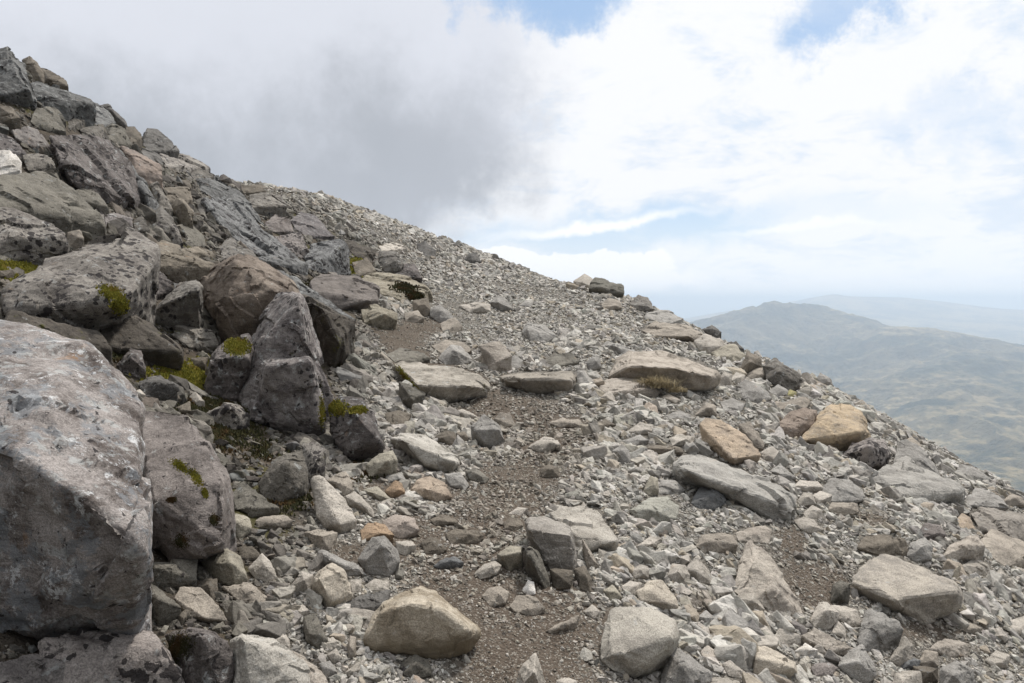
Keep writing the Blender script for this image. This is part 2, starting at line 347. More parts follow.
# ------------------------------------------------------------------ terrain heights: smooth spline through surveyed spots
CTRL = {0:[(683,2.5),(560,3.0),(430,4.0),(300,5.5),(200,7),(120,8.5),(66,10)],
 200:[(683,2.9),(560,3.7),(430,5.3),(350,6.8),(280,8.6),(220,11.5),(176,14.5)],
 300:[(683,3.05),(560,4.0),(430,6.0),(350,8.2),(280,11.5),(225,16),(193,20)],
 400:[(683,3.2),(560,4.2),(430,6.6),(350,9.5),(290,14),(250,19),(227,23)],
 512:[(683,3.3),(560,4.4),(430,7),(350,10.5),(300,15),(278,19),(269,22)],
 640:[(683,3.5),(560,4.7),(430,7.3),(360,10.5),(325,14),(304,16.5)],
 768:[(683,3.9),(560,5.2),(450,7.5),(395,10),(365,12.3)],
 900:[(683,4.3),(560,5.8),(480,7.8),(440,9.8),(430,10.4)],
 1024:[(683,4.8),(600,5.8),(540,7.2),(503,8.8)],
 1200:[(700,6.0),(640,7.0),(610,8.5)], -180:[(560,2.4),(400,3.5),(250,5),(100,7.5),(0,9)]}
cx = []
for c, l in CTRL.items():
    for r, d in l: cx.append(P(c, r, d))
    r, d = l[-1]
    for k, dr in ((1.35, 10), (2.0, 45), (3.4, 110), (5.5, 200)): cx.append(P(c, r+dr, d*k))
for x, y, z in [(-4,1,1.2),(-2,1,.3),(0,1.2,-.15),(2,1,-.6),(4,1,-1.2),(-4,-3,.9),(0,-3,-.5),(4,-3,-1.6),(-9,-3,3),(9,-3,-4),(0,-12,-2),(-12,-12,3),(12,-12,-7),(9,3,-3)]:
    cx.append(np.array([x, y, z]))
cx = np.array(cx)
def _U(r2): return .5*r2*np.log(r2 + 1e-9)
def tps_fit(c, lam=.02):
    n = len(c); d2 = ((c[:,None,:2]-c[None,:,:2])**2).sum(-1)
    A = np.zeros((n+3, n+3)); A[:n,:n] = _U(d2) + lam*np.eye(n)
    A[:n,n] = 1; A[:n,n+1:] = c[:,:2]; A[n,:n] = 1; A[n+1:,:n] = c[:,:2].T
    w = np.linalg.solve(A, np.concatenate([c[:,2], np.zeros(3)]))
    def f(x, y):
        x = np.asarray(x, float); y = np.asarray(y, float); sh = x.shape; x = x.ravel(); y = y.ravel(); o = np.empty(len(x))
        for s in range(0, len(x), 20000):
            xs, ys = x[s:s+20000], y[s:s+20000]
            d = (xs[:,None]-c[:,0])**2 + (ys[:,None]-c[:,1])**2
            o[s:s+20000] = _U(d) @ w[:n] + w[n] + w[n+1]*xs + w[n+2]*ys
        return o.reshape(sh)
    return f
_tps = tps_fit(cx)
R0 = 42.0
def ground_raw(x, y):
    x = np.asarray(x, float); y = np.asarray(y, float)
    r = np.hypot(x, y) + 1e-6; k = np.minimum(1, R0/r)
    z = _tps(x*k, y*k)
    e = np.maximum(r - R0, 0)
    q = np.stack([x.ravel(), y.ravel(), 0*x.ravel()], -1)
    n = fbm(q*1.3, 3, 1)*.035 + fbm(q*9, 3, 4)*.016 + np.clip((r.ravel()-40)/60, 0, 1)*fbm(q/60, 4, 8)*18
    return z - .55*e + n.reshape(x.shape)
GR = np.geomspace(.4, 45, 430); GT = np.linspace(-46, 46, 700)*math.pi/180
_r, _t = np.meshgrid(GR, GT, indexing='ij'); GZ = ground_raw(_r*np.sin(_t), _r*np.cos(_t))
def ground(x, y):                       # quick bilinear look-up of the same surface
    x = np.asarray(x, float); y = np.asarray(y, float)
    a = np.clip(np.log(np.hypot(x, y)/GR[0] + 1e-9)/math.log(GR[1]/GR[0]), 0, len(GR)-1.001)
    b = np.clip((np.arctan2(x, y)-GT[0])/(GT[1]-GT[0]), 0, len(GT)-1.001)
    i = a.astype(int); j = b.astype(int); a = a-i; b = b-j
    return (GZ[i,j]*(1-b)+GZ[i,j+1]*b)*(1-a) + (GZ[i+1,j]*(1-b)+GZ[i+1,j+1]*b)*a
DS = np.geomspace(1.6, 40, 260)
def hit(px, py):                        # ground depth seen at a picture spot (inf = sky)
    px = np.atleast_1d(np.asarray(px, float)); py = np.atleast_1d(np.asarray(py, float))
    r = rays(px, py); p = CAM + r[:,None,:]*DS[None,:,None]
    g = ground(p[...,0], p[...,1]); below = p[...,2] < g
    i = below.argmax(1); ok = below.any(1) & (i > 0)
    j = np.maximum(i, 1); n = np.arange(len(px))
    a = p[n,j-1,2]-g[n,j-1]; b = p[n,j,2]-g[n,j]; t = np.where(ok, a/(a-b+1e-9), 0)
    return np.where(ok, DS[j-1]+(DS[j]-DS[j-1])*t, np.where(below[:,0], DS[0], np.inf))

# ------------------------------------------------------------------ node helpers
class NT:
    def __init__(s, nt): s.t = nt; s.t.nodes.clear()
    def n(s, ty, ins=None, **kw):
        n = s.t.nodes.new(ty)
        for k, v in kw.items(): setattr(n, k, v)
        for k, v in (ins or {}).items(): s.set(n.inputs[k], v)
        return n
    def set(s, sock, v):
        if isinstance(v, bpy.types.NodeSocket): s.t.links.new(v, sock)
        elif isinstance(v, bpy.types.Node): s.t.links.new(v.outputs[0], sock)
        else:
            if isinstance(v, (tuple, list)) and len(v) == 3 and sock.type == 'RGBA': v = (*v, 1)
            sock.default_value = v
    def m(s, op, a, b=0.0, c=None, clamp=False):
        n = s.n('ShaderNodeMath', operation=op, use_clamp=clamp); s.set(n.inputs[0], a); s.set(n.inputs[1], b)
        if c is not None: s.set(n.inputs[2], c)
        return n.outputs[0]
    def vm(s, op, a, b=(0,0,0)):
        n = s.n('ShaderNodeVectorMath', operation=op); s.set(n.inputs[0], a)
        if op == 'SCALE': s.set(n.inputs[3], b)
        else: s.set(n.inputs[1], b)
        return n.outputs[0]
    def ss(s, v, lo, hi, a=0.0, b=1.0):
        return s.n('ShaderNodeMapRange', {0: v, 1: lo, 2: hi, 3: a, 4: b}, interpolation_type='SMOOTHSTEP').outputs[0]
    def noise(s, v, sc, d=4, r=.55, dist=0.0):
        return s.n('ShaderNodeTexNoise', {'Vector': v, 'Scale': sc, 'Detail': d, 'Roughness': r, 'Distortion': dist}).outputs[0]
    def mix(s, f, a, b, bt='MIX'):
        n = s.n('ShaderNodeMix', data_type='RGBA', blend_type=bt); s.set(n.inputs[0], f); s.set(n.inputs[6], a); s.set(n.inputs[7], b)
        return n.outputs[2]
def mat(name):
    m = bpy.data.materials.new(name); m.use_nodes = True; return m, NT(m.node_tree)
def finish(t, col, rough, bump=None, spec=.25):
    b = t.n('ShaderNodeBsdfPrincipled', {'Base Color': col, 'Roughness': rough, 'Specular IOR Level': spec})
    if bump is not None: t.set(b.inputs['Normal'], bump)
    t.n('ShaderNodeOutputMaterial', {'Surface': b.outputs[0]})

# tone: base colour, second colour, dark spots, pale lichen, rusty/orange lichen, moss, contrast of mottling
TONES = {
 'pale':((.335,.315,.28),(.25,.235,.205),0,.10,.03,0), 'white':((.55,.54,.51),(.42,.40,.36),.05,.2,.1,0),
 'palebig':((.33,.32,.29),(.23,.22,.195),.04,.2,.04,0), 'palesq':((.35,.335,.295),(.28,.265,.235),0,.12,.0,0),
 'palebold':((.35,.325,.28),(.25,.235,.21),0,.15,.08,0), 'paletall':((.33,.305,.265),(.22,.20,.175),0,.1,.05,0),
 'palewedge':((.33,.315,.28),(.25,.235,.205),0,.1,.03,0), 'palefac':((.37,.34,.285),(.29,.265,.225),0,.1,.06,0),
 'tanpale':((.34,.30,.245),(.26,.225,.18),0,.1,.1,0), 'whitetop':((.34,.32,.28),(.22,.205,.175),.05,.35,.05,.08),
 'grey':((.245,.24,.225),(.175,.17,.157),.06,.12,.03,0), 'grey2':((.25,.238,.215),(.19,.178,.16),0,.08,.03,0),
 'greybig':((.27,.265,.245),(.20,.195,.18),.03,.16,.04,0), 'greysm':((.13,.118,.108),(.095,.086,.08),.05,.1,.03,0),
 'darkgr':((.17,.16,.155),(.10,.095,.095),.2,.2,.03,0), 'tan':((.27,.235,.185),(.19,.165,.13),.02,.1,.08,0),
 'tanstep':((.27,.24,.19),(.20,.178,.145),.02,.12,.05,0), 'tanover':((.30,.262,.21),(.20,.17,.13),.04,.15,.1,.03),
 'tansm':((.26,.20,.155),(.20,.165,.14),.06,.1,.1,0), 'tanpink':((.30,.25,.205),(.23,.19,.155),0,.1,.08,0),
 'tanor':((.30,.235,.165),(.20,.15,.105),0,.1,.3,0), 'orange':((.31,.22,.145),(.22,.16,.11),0,.05,.3,0),
 'ochre':((.36,.27,.155),(.25,.205,.145),.05,.25,.3,0), 'ochrepale':((.36,.275,.18),(.29,.23,.165),0,.15,.35,0),
 'pinkbr':((.235,.19,.155),(.16,.125,.10),.15,.15,.1,0), 'brown':((.175,.15,.12),(.115,.098,.078),.06,.14,.06,.02),
 'brownbig':((.225,.185,.15),(.115,.088,.07),.16,.2,.1,.02), 'olive':((.18,.165,.138),(.11,.10,.083),.18,.2,.05,.04),
 'olivepale':((.265,.25,.205),(.19,.178,.145),.02,.12,.03,.02), 'darkol':((.155,.145,.12),(.10,.092,.078),.08,.15,.03,0),
 'palegreen':((.285,.285,.25),(.215,.215,.185),0,.2,.0,0), 'dark':((.13,.122,.112),(.07,.065,.06),.25,.3,.03,.03),
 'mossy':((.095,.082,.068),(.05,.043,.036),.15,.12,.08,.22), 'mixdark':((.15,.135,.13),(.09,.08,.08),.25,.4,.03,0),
 'mosspale':((.28,.25,.195),(.15,.125,.09),.15,.2,.1,.16), 'blue':((.185,.183,.176),(.085,.082,.08),.36,.45,.08,.02),
 'bluedk':((.15,.15,.148),(.10,.099,.098),.03,.12,0,0), 'bluespot':((.215,.213,.208),(.095,.093,.092),.55,.42,.06,.03),
 'spot':((.28,.255,.225),(.15,.132,.118),.5,.35,.08,.05), 'spotdk':((.19,.175,.155),(.12,.108,.095),.38,.3,.05,.02),
 'pinkspot':((.27,.24,.22),(.145,.125,.115),.6,.35,.1,0), 'purple':((.165,.145,.135),(.07,.06,.056),.42,.45,.1,.06),
 'purpleol':((.175,.158,.135),(.12,.105,.085),.15,.25,.05,.08), 'crack':((.25,.225,.21),(.11,.094,.092),.42,.5,.16,.05),
 'slopew':((.25,.215,.17),(.14,.118,.092),.25,.3,.1,.03), 'slope':((.20,.182,.158),(.09,.08,.069),.38,.38,.1,.03), 'pink':((.245,.215,.197),(.15,.128,.117),.16,.3,.1,0), 'huge':((.29,.262,.245),(.095,.077,.068),.22,.6,.32,.03),
 'orlich':((.22,.20,.185),(.13,.115,.11),.25,.3,.5,0), 'yellow':((.30,.27,.12),(.22,.2,.12),0,.1,.3,0),
 'strat':((.235,.22,.195),(.16,.148,.132),.02,.1,.05,0), 'dirtpale':((.33,.30,.245),(.20,.17,.125),0,.15,.08,.0)}
def rockmat(tone):
    if tone in MATS: return MATS[tone]
    b1, b2, spots, lich, orn, moss = TONES[tone]
    if tone.startswith(('pale', 'grey', 'tan', 'ochre', 'white', 'olivep', 'strat', 'dirt')): b1 = tuple(x*k for x, k in zip(b1, (1.17,1.125,1.10))); b2 = tuple(x*k for x, k in zip(b2, (1.17,1.125,1.10)))
    if tone.startswith(('tan', 'ochre')): b1, b2 = (tuple(.72*x + .28*sum(b)/3 for x in b) for b in (b1, b2))
    if tone in ('spot','crack','brown','brownbig','purple','pink','spotdk','olive','blue','bluespot','purpleol'): b1 = tuple(x*.9 for x in b1); b2 = tuple(x*.82 for x in b2)
    m, t = mat('rock_' + tone)
    geo = t.n('ShaderNodeTexCoord'); oi = t.n('ShaderNodeObjectInfo')
    off = t.vm('SCALE', t.n('ShaderNodeCombineXYZ', {0: oi.outputs['Random'], 1: 1.0, 2: t.m('MULTIPLY', oi.outputs['Random'], 7.7)}).outputs[0], 31.0)
    v = t.vm('ADD', geo.outputs['Object'], off)
    vw = t.vm('ADD', v, t.vm('SCALE', t.n('ShaderNodeTexNoise', {'Vector': v, 'Scale': 6.0, 'Detail': 3.0}).outputs[1], .10))
    n1 = t.noise(v, 4.5, 6, .62, .4); n2 = t.noise(v, 26, 8, .76); n3 = t.noise(v, 150, 4, .7)
    strat = t.noise(t.vm('MULTIPLY', vw, (6, 9, 60)), 1.0, 3, .55)
    f = t.ss(t.m('ADD', t.m('MULTIPLY', n1, .55), t.m('ADD', t.m('MULTIPLY', n2, .3), t.m('MULTIPLY', strat, .15))), .38, .58)
    c = t.mix(f, tuple(x*.86 for x in b2), tuple(x*1.06 for x in b1))
    vary = t.n('ShaderNodeMapRange', {0: oi.outputs['Random'], 3: .74 if tone in ('slope','slopew','spotdk','brown','blue','spot') else .88, 4: 1.26 if tone in ('slope','spotdk','brown','blue','spot') else 1.10}).outputs[0]
    c = t.mix(1.0, c, t.n('ShaderNodeCombineXYZ', {0: vary, 1: vary, 2: vary}).outputs[0], 'MULTIPLY')
    grain = t.ss(n3, .32, .68, .66, 1.30)
    c = t.mix(1.0, c, t.n('ShaderNodeCombineXYZ', {0: grain, 1: grain, 2: grain}).outputs[0], 'MULTIPLY')
    vein = t.ss(t.m('ABSOLUTE', t.m('SUBTRACT', t.noise(vw, 9, 2, .5), .5)), 0.0, .010, .5, 0.0)
    vk = .4 if spots > .1 else .1
    c = t.mix(t.m('MULTIPLY', vein, vk), c, tuple(x*.55 for x in b2))
    if orn:
        o = t.ss(t.noise(t.vm('ADD', vw, (3.1, 9, 2)), 5.5, 5, .65), .66-.16*orn, .80-.12*orn)
        c = t.mix(t.m('MULTIPLY', o, .35+.5*orn), c, (.36,.20,.09))
    if lich:
        l = t.ss(t.noise(t.vm('ADD', vw, (9, 1, 4)), 13, 6, .72), .64-.16*lich, .70-.14*lich)
        lc = t.mix(t.noise(v, 9, 2), (.33,.35,.36), (.46,.46,.43))
        c = t.mix(t.m('MULTIPLY', l, .35+.4*lich), c, lc)
    if tone == 'huge':
        l2 = t.ss(t.noise(t.vm('ADD', vw, (2, 7, 1)), 9, 8, .8), .565, .60); c = t.mix(t.m('MULTIPLY', l2, .75), c, (.60,.60,.60))
        l3 = t.ss(t.noise(t.vm('ADD', vw, (5, 5, 8)), 6, 8, .76), .52, .56); c = t.mix(t.m('MULTIPLY', l3, .6), c, (.17,.185,.20))
    if spots:
        vd = t.vm('ADD', vw, t.vm('SCALE', t.n('ShaderNodeTexNoise', {'Vector': v, 'Scale': 38.0, 'Detail': 4.0, 'Roughness': .7}).outputs[1], .045))
        vo = t.n('ShaderNodeTexVoronoi', {'Vector': vd, 'Scale': 19.0, 'Randomness': 1.0})
        sz = t.m('MULTIPLY', t.ss(t.noise(v, 3.6, 4, .65), .33, .66), spots*1.08)
        s = t.ss(t.m('SUBTRACT', vo.outputs['Distance'], sz), .02, -.02)
        s2 = t.ss(t.noise(t.vm('ADD', vw, (7, 7, 0)), 24, 6, .75), .64-.12*spots, .69-.12*spots)
        c = t.mix(t.m('MULTIPLY', t.m('MAXIMUM', s, t.m('MULTIPLY', s2, .85)), .92), c, (.028,.024,.024))
    if moss:
        g = t.ss(t.noise(t.vm('ADD', vw, (1, 2, 9)), 7, 6, .7), .66-.32*moss, .76-.28*moss)
        c = t.mix(g, c, t.mix(t.noise(v, 60, 2), (.10,.09,.02), (.045,.05,.015)))
    if tone == 'dirtpale':                                # lower part stained by the soil it sits in
        z = t.n('ShaderNodeSeparateXYZ', {0: geo.outputs['Object']}).outputs[2]
        c = t.mix(t.ss(t.m('ADD', z, t.m('MULTIPLY', n1, .12)), .27, .17), c, t.mix(n2, (.17,.13,.085), (.24,.20,.14)))
    hgt = t.m('ADD', t.m('ADD', t.m('MULTIPLY', n1, .5), t.m('MULTIPLY', n2, .45)), t.m('ADD', t.m('MULTIPLY', n3, .10), t.m('MULTIPLY', strat, .22)))
    hgt = t.m('SUBTRACT', hgt, t.m('MULTIPLY', vein, .35*vk))
    bp = t.n('ShaderNodeBump', {'Height': hgt, 'Strength': .85, 'Distance': .03})
    finish(t, c, .88, bp.outputs[0], .2)
    MATS[tone] = m; return m

# ------------------------------------------------------------------ mesh helpers
def link(name, me, m=None, parent=None, origin=None):
    o = bpy.data.objects.new(name, me); COL.objects.link(o)
    if m: me.materials.append(m)
    if parent is not None: o.parent = parent
    elif origin is not None: o.location = origin
    return o
def fastmesh(name, v, f, k=3, smooth=False):
    me = bpy.data.meshes.new(name); v = np.ascontiguousarray(v, np.float32); f = np.ascontiguousarray(f, np.int32)
    me.vertices.add(len(v)); me.vertices.foreach_set('co', v.ravel())
    me.loops.add(f.size); me.loops.foreach_set('vertex_index', f.ravel())
    me.polygons.add(len(f)); me.polygons.foreach_set('loop_start', np.arange(0, f.size, k, dtype=np.int32))
    me.polygons.foreach_set('loop_total', np.full(len(f), k, np.int32))
    if not smooth: me.polygons.foreach_set('use_smooth', np.zeros(len(f), bool))
    else: me.polygons.foreach_set('use_smooth', np.ones(len(f), bool))
    me.update(calc_edges=True); return me
def tag(o, label=None, cat=None, group=None, kind=None):
    for k, v in (('label', label), ('category', cat), ('group', group), ('kind', kind)):
        if v: o[k] = v
    return o
def hullbm(pts):
    bm = bmesh.new()
    vs = [bm.verts.new(p) for p in pts]
    r = bmesh.ops.convex_hull(bm, input=vs)
    kill = [e for e in set(r['geom_interior']) | set(r['geom_unused']) if isinstance(e, bmesh.types.BMVert) and e.is_valid]
    bmesh.ops.delete(bm, geom=kill, context='VERTS')
    return bm
def rockmesh(pts, size, L, seed, rough=1.0, nlim=9000, frac=1.0, layers=1.0):
    """angular stone from corner points: hull, chipped edges, weathered surface"""
    c0 = pts.mean(0)
    bm = hullbm(pts - c0)
    bmesh.ops.remove_doubles(bm, verts=bm.verts, dist=size*.03)
    bmesh.ops.dissolve_limit(bm, angle_limit=math.radians(7), verts=bm.verts, edges=bm.edges)
    sharp = [e for e in bm.edges if len(e.link_faces) == 2 and e.calc_face_angle(0) > .3]
    try: bmesh.ops.bevel(bm, geom=sharp, offset=size*.016, segments=1, affect='EDGES', clamp_overlap=True)
    except Exception: pass
    bmesh.ops.triangulate(bm, faces=bm.faces)
    for it in range(9):
        es = [e for e in bm.edges if e.calc_length() > L]
        if not es or len(bm.faces) > nlim: break
        bmesh.ops.subdivide_edges(bm, edges=es, cuts=1, use_grid_fill=False)
        bmesh.ops.triangulate(bm, faces=[f for f in bm.faces if len(f.verts) > 3])
    bmesh.ops.recalc_face_normals(bm, faces=bm.faces)
    bm.normal_update()
    n = len(bm.verts)
    v = np.array([x.co for x in bm.verts]); nr = np.array([x.normal for x in bm.verts])
    q = (v + seed*3.7)/size
    rg = np.random.default_rng(seed)
    ax = rg.normal(size=3); ax[2] *= 1.6 if seed % 3 else .5; ax /= np.linalg.norm(ax)
    d = .022*fbm(q*1.7, 2, seed) + .010*(1-2*np.abs(fbm(q*5, 3, seed+5))) + .012*fbm(q*14, 3, seed+9)
    lo_q, hi_q = q.min(0), q.max(0)
    for cnt, amp, grd in ((10, .007, .040), (70, .0045, .040)):      # fractured facets: each patch its own small step and tilt
        sd_ = rg.uniform(lo_q, hi_q, (cnt, 3)); qq = q + .05*np.stack([fbm(q*5, 2, seed+31), fbm(q*5, 2, seed+37), fbm(q*5, 2, seed+41)], -1)
        ci = ((qq[:,None]-sd_[None])**2).sum(-1).argmin(1) if len(q)*cnt < 4e6 else np.concatenate([((a[:,None]-sd_[None])**2).sum(-1).argmin(1) for a in np.array_split(qq, 12)])
        g_ = rg.normal(size=(cnt,3))*grd*(14/cnt)**.2
        d += rg.normal(0, amp, cnt)[ci]*frac + frac* np.clip(((q - sd_[ci])*g_[ci]).sum(-1), -.05, .05)
    tt = (q @ ax)*9 + 1.2*fbm(q*2, 2, seed+3)
    st = np.floor(tt); fr = tt - st
    stp = (_h(st, st*0, st*0, seed))*(np.clip((1-np.abs(fr*2-1))*5, 0, 1))
    d += .005*stp*layers
    v = v + nr*(d[:,None]*size*rough)
    for i, x in enumerate(bm.verts): x.co = v[i]
    bm.normal_update()
    for e in bm.edges: e.smooth = not (len(e.link_faces) == 2 and e.calc_face_angle(0) > .62)
    for f in bm.faces: f.smooth = True
    return bm, c0

# ------------------------------------------------------------------ traced rocks
LM = dict(skyblue='the top left skyline boulder', skydark='the lone dark skyline boulder', scaly='the purplish flaking slab',
 widedark='the wide dark greenish boulder', bluntspot='the blunt spotted boulder', flatspot='the flat-topped spotted boulder',
 pointed='the brown pointed boulder', mosstop='the moss-topped block', huge='the huge lichened boulder', pinkslab='the pinkish moss-streaked slab',
 botblock='the bottom pale grey block', longblue='the long blue-grey slab', cube='the blue-grey cube', smoothdk='the smooth dark boulder',
 tallfront='the tall cracked boulder', paleslab='the rust-scarred pale slab', facet='the faceted pale rock', greyfac='the blocky blue-grey rock',
 halfbur='the half-buried boulder', whitetop='the whitish-topped slab', step='the step slab', slantp='the tilted pale slab',
 heart='the heart-shaped rock', ledge='the mossy ledge', midblock='the blunt upper path block', skyslab='the oblong skyline slab',
 overhang='the overhanging tan slab', ochre='the big ochre boulder', flake='the flat ochre flake', longslab='the long slanting slab',
 upright='the upright grey block', taper='the tapering pale slab', sqblock='the square pale block', rslab='the broad right slab',
 rboulder='the largest right boulder', oranget='the orange tan stone', dgrey='the grey triangular stone', loaf='the loaf-shaped block')
rocks = []
for ln in SPECS.strip().split('\n'):
    if ln.startswith('#') or not ln.strip(): continue
    key, tone, look, out, ridge = ln.split('|')
    op = np.array([[float(a) for a in q.split(',')] for q in out.split()])
    rp = np.array([[float(a) for a in q.split(',')] for q in ridge.split()]) if ridge.strip() else np.zeros((0,3))
    if op[:,0].mean() < 345 and op[:,1].mean() < 345 and tone in ('pale','grey','tan','olive','brown','greysm'): tone = (tone if tone in ('tan','olive','brown','greysm') else 'slopew' if tone == 'pale' else 'slope') if look.startswith('=') else ('slope','spotdk','brown','slope','olive','crack','slopew')[len(rocks)*5 % 7]
    rocks.append(dict(key=key, tone=tone, look=look, out=op, ridge=rp))
def lab_auto(r, used, lms):
    o = r['out']; w = np.ptp(o[:,0]); h = np.ptp(o[:,1]); c = o.mean(0)
    size = 'small ' if w*h < 300 else ('' if w*h < 900 else 'medium-sized ')
    a = w/h; shp = 'long flat' if a > 2.4 else 'flat' if a > 1.6 else 'upright' if a < .75 else 'chunky' if a < 1.15 else 'wedge-shaped'
    colw = {'pale':'pale grey','white':'white','tan':'tan','grey':'grey','brown':'brown','olive':'olive grey','olivepale':'greenish grey','dark':'dark','purple':'purplish',
      'blue':'blue-grey','bluedk':'bluish','spot':'speckled grey','spotdk':'dark speckled','tanpale':'pale tan','pink':'pinkish','pinkspot':'pink speckled','mosspale':'mossy pale',
      'ochrepale':'orange tan','palefac':'pale','mossy':'mossy dark','slope':'weathered grey','slopew':'weathered tan','crack':'lichened grey','yellow':'yellowish','orange':'orange','strat':'layered grey','orlich':'orange-spotted'}.get(r['tone'], r['tone'])
    noun = r['noun']
    near = sorted(lms, key=lambda k: np.hypot(*(c - lms[k])))[:4]
    def rel(k):
        d = c - lms[k]; hx = 'right' if d[0] > 0 else 'left'; vy = 'below' if d[1] > 0 else 'above'
        if abs(d[0]) > 2.2*abs(d[1]): return 'to the %s of %s' % (hx, LM[k])
        if abs(d[1]) > 2.2*abs(d[0]): return 'just %s %s' % (vy, LM[k])
        return '%s and %s of %s' % (vy, hx, LM[k])
    cand = []
    for k in near: cand.append(rel(k))
    cand.append('between %s and %s' % (LM[near[0]], LM[near[1]]))
    cand.append('between %s and %s' % (LM[near[0]], LM[near[2]]))
    cand.append('between %s and %s' % (LM[near[1]], LM[near[2]]))
    for q in cand:
        s = ('%s%s %s %s %s' % (size, shp, colw, noun, q)).strip()
        if s not in used and len(s.split()) <= 16: return s
    return s + ' again'
lms = {r['key']: r['out'].mean(0) for r in rocks if r['key'] in LM}
for r in rocks:
    if r['look'].startswith('='):
        r['label'] = r['look'][1:]
        n = 'rock'; best = 999
        for wd in ('boulder','slab','block','stone','rock','wedge','fin','pebble'):
            i = r['label'].find(' ' + wd)
            if 0 <= i < best: best = i; n = wd
        r['noun'] = {'wedge':'rock','fin':'rock'}.get(n, n)
    else:
        w, h = np.ptp(r['out'][:,0]), np.ptp(r['out'][:,1])
        r['noun'] = 'slab' if w/h > 2.2 and w > 28 else ('rock' if w*h > 330 else 'stone')
used = {r['label'] for r in rocks if 'label' in r}
for r in rocks:
    if 'label' not in r: r['label'] = lab_auto(r, used, lms); used.add(r['label'])
def lowhit(x, y):
    for k in range(40):
        d = hit(x, y + 2*k)[0]
        if np.isfinite(d): return d
    return 12.0
SKYR = []
for i, r in enumerate(rocks):
    o = r['out']; b = o[o[:,1].argmax()]; t = o[o[:,1].argmin()]
    D0 = min(lowhit(b[0], min(b[1], 690)) , 30) * (1 if b[1] <= 690 else .97)
    w, h = np.ptp(o[:,0]), np.ptp(o[:,1]); S = max(w, h)*D0/F
    Dg = hit(t[0], t[1])[0]
    ext = S*.9 if not np.isfinite(Dg) else min(S*.9, .62*max(Dg - D0, .15*S))
    ext = max(ext, .16*S)
    Dt = D0 + ext; y0, y1 = o[:,1].max(), o[:,1].min()
    vv = (y0 - o[:,1])/(y0 - y1)
    dep = D0 + vv*ext
    up = .40 if (o[:,0].mean() < 390 and o[:,1].mean() < 345) else .27
    dg = hit(o[:,0], np.minimum(o[:,1], 700)); dep = np.where(np.isfinite(dg) & (r['key'] != 'huge'), np.minimum(dep, np.maximum(dg - (.03+up*vv)*S, D0*.8)), dep)
    dep = np.where((vv < .12) & np.isfinite(dg) & (r['key'] != 'huge'), np.minimum(dg, D0+.3*ext), dep)
    pts = [P(x, y, d) for (x, y), d in zip(o, dep)]
    for x, y, f in r['ridge']:
        f = f - .16 if f <= .12 else f; d1 = D0 + f*ext; d2 = hit(x, y)[0]
        if np.isfinite(d2) and r['key'] != 'huge': d1 = min(d1, d2 - (up-.08)*S)
        j = np.argsort(np.hypot(o[:,0]-x, o[:,1]-y))[:2]; d1 = min(d1, dep[j].max() + .05*S)
        pts.append(P(x, y, d1))
    if not len(r['ridge']):                       # give a plain stone a front crest of its own
        rg = np.random.default_rng(i+50); c = o.mean(0)
        for q in range(2):
            a = o[rg.integers(len(o))]*.35 + c*.65; v = (y0 - a[1])/(y0 - y1)
            pts.append(P(a[0], a[1], min(D0 + ext*v*.55 - S*.04, dep.mean()) - .06*S))
    cpt = np.mean(pts, 0)
    for (x, y), d, v in zip(o, dep, vv):
        p = P(x, y, d)
        if v < .4:
            q = p + (cpt - p)*.15; q[1] += S*.15; q[2] = min(p[2], float(ground(q[0], q[1]))) - .10*S; pts.append(q)
        else:
            q = p + (cpt - p)*.12; q[1] += S*.06; q[2] = min(float(ground(q[0], q[1])) - .05*S, p[2] - .1*S); pts.append(q)
    pts = np.array(pts)
    L = max(2.1*D0/F, S/66)
    if r['key'] in ('huge',): L = 3.2*D0/F
    bm, c0 = rockmesh(pts, S, L, i+11, 1.0 if S*F/D0 > 25 else .8, 26000 if w*h > 9000 else 15000, 1.25 if (o[:,0].mean() < 400 and r['tone'] in ('slope','spot','spotdk','crack','purple','blue','bluespot','mossy','brownbig','orlich','dark','pink')) else 1.0, 0.0 if r['tone'] in ('greybig','palesq','palebold','greysm') else (1.8 if r['tone'] in ('slope','crack','purple','bluespot') else 1.0))
    base = np.array([c0[0], c0[1], pts[:,2].min()])
    me = bpy.data.meshes.new(r['noun'])
    bmesh.ops.translate(bm, verts=bm.verts, vec=Vector(c0 - base)); bm.to_mesh(me)
    r['bvh'] = BVHTree.FromBMesh(bm); bm.free()
    ob = link(r['noun'], me, rockmat(r['tone']), origin=base)
    x, y = o.mean(0)
    tag(ob, r['label'], r['noun'], 'rocks of the left boulder slope' if (x < 330 or (x < 440 and y < 330)) else 'rocks on and beside the path' if x < 600 else 'rocks on the right scree', 'thing')
    r.update(obj=ob, base=base, D0=float(min(D0, dep.min())), Dt=Dt, S=S)

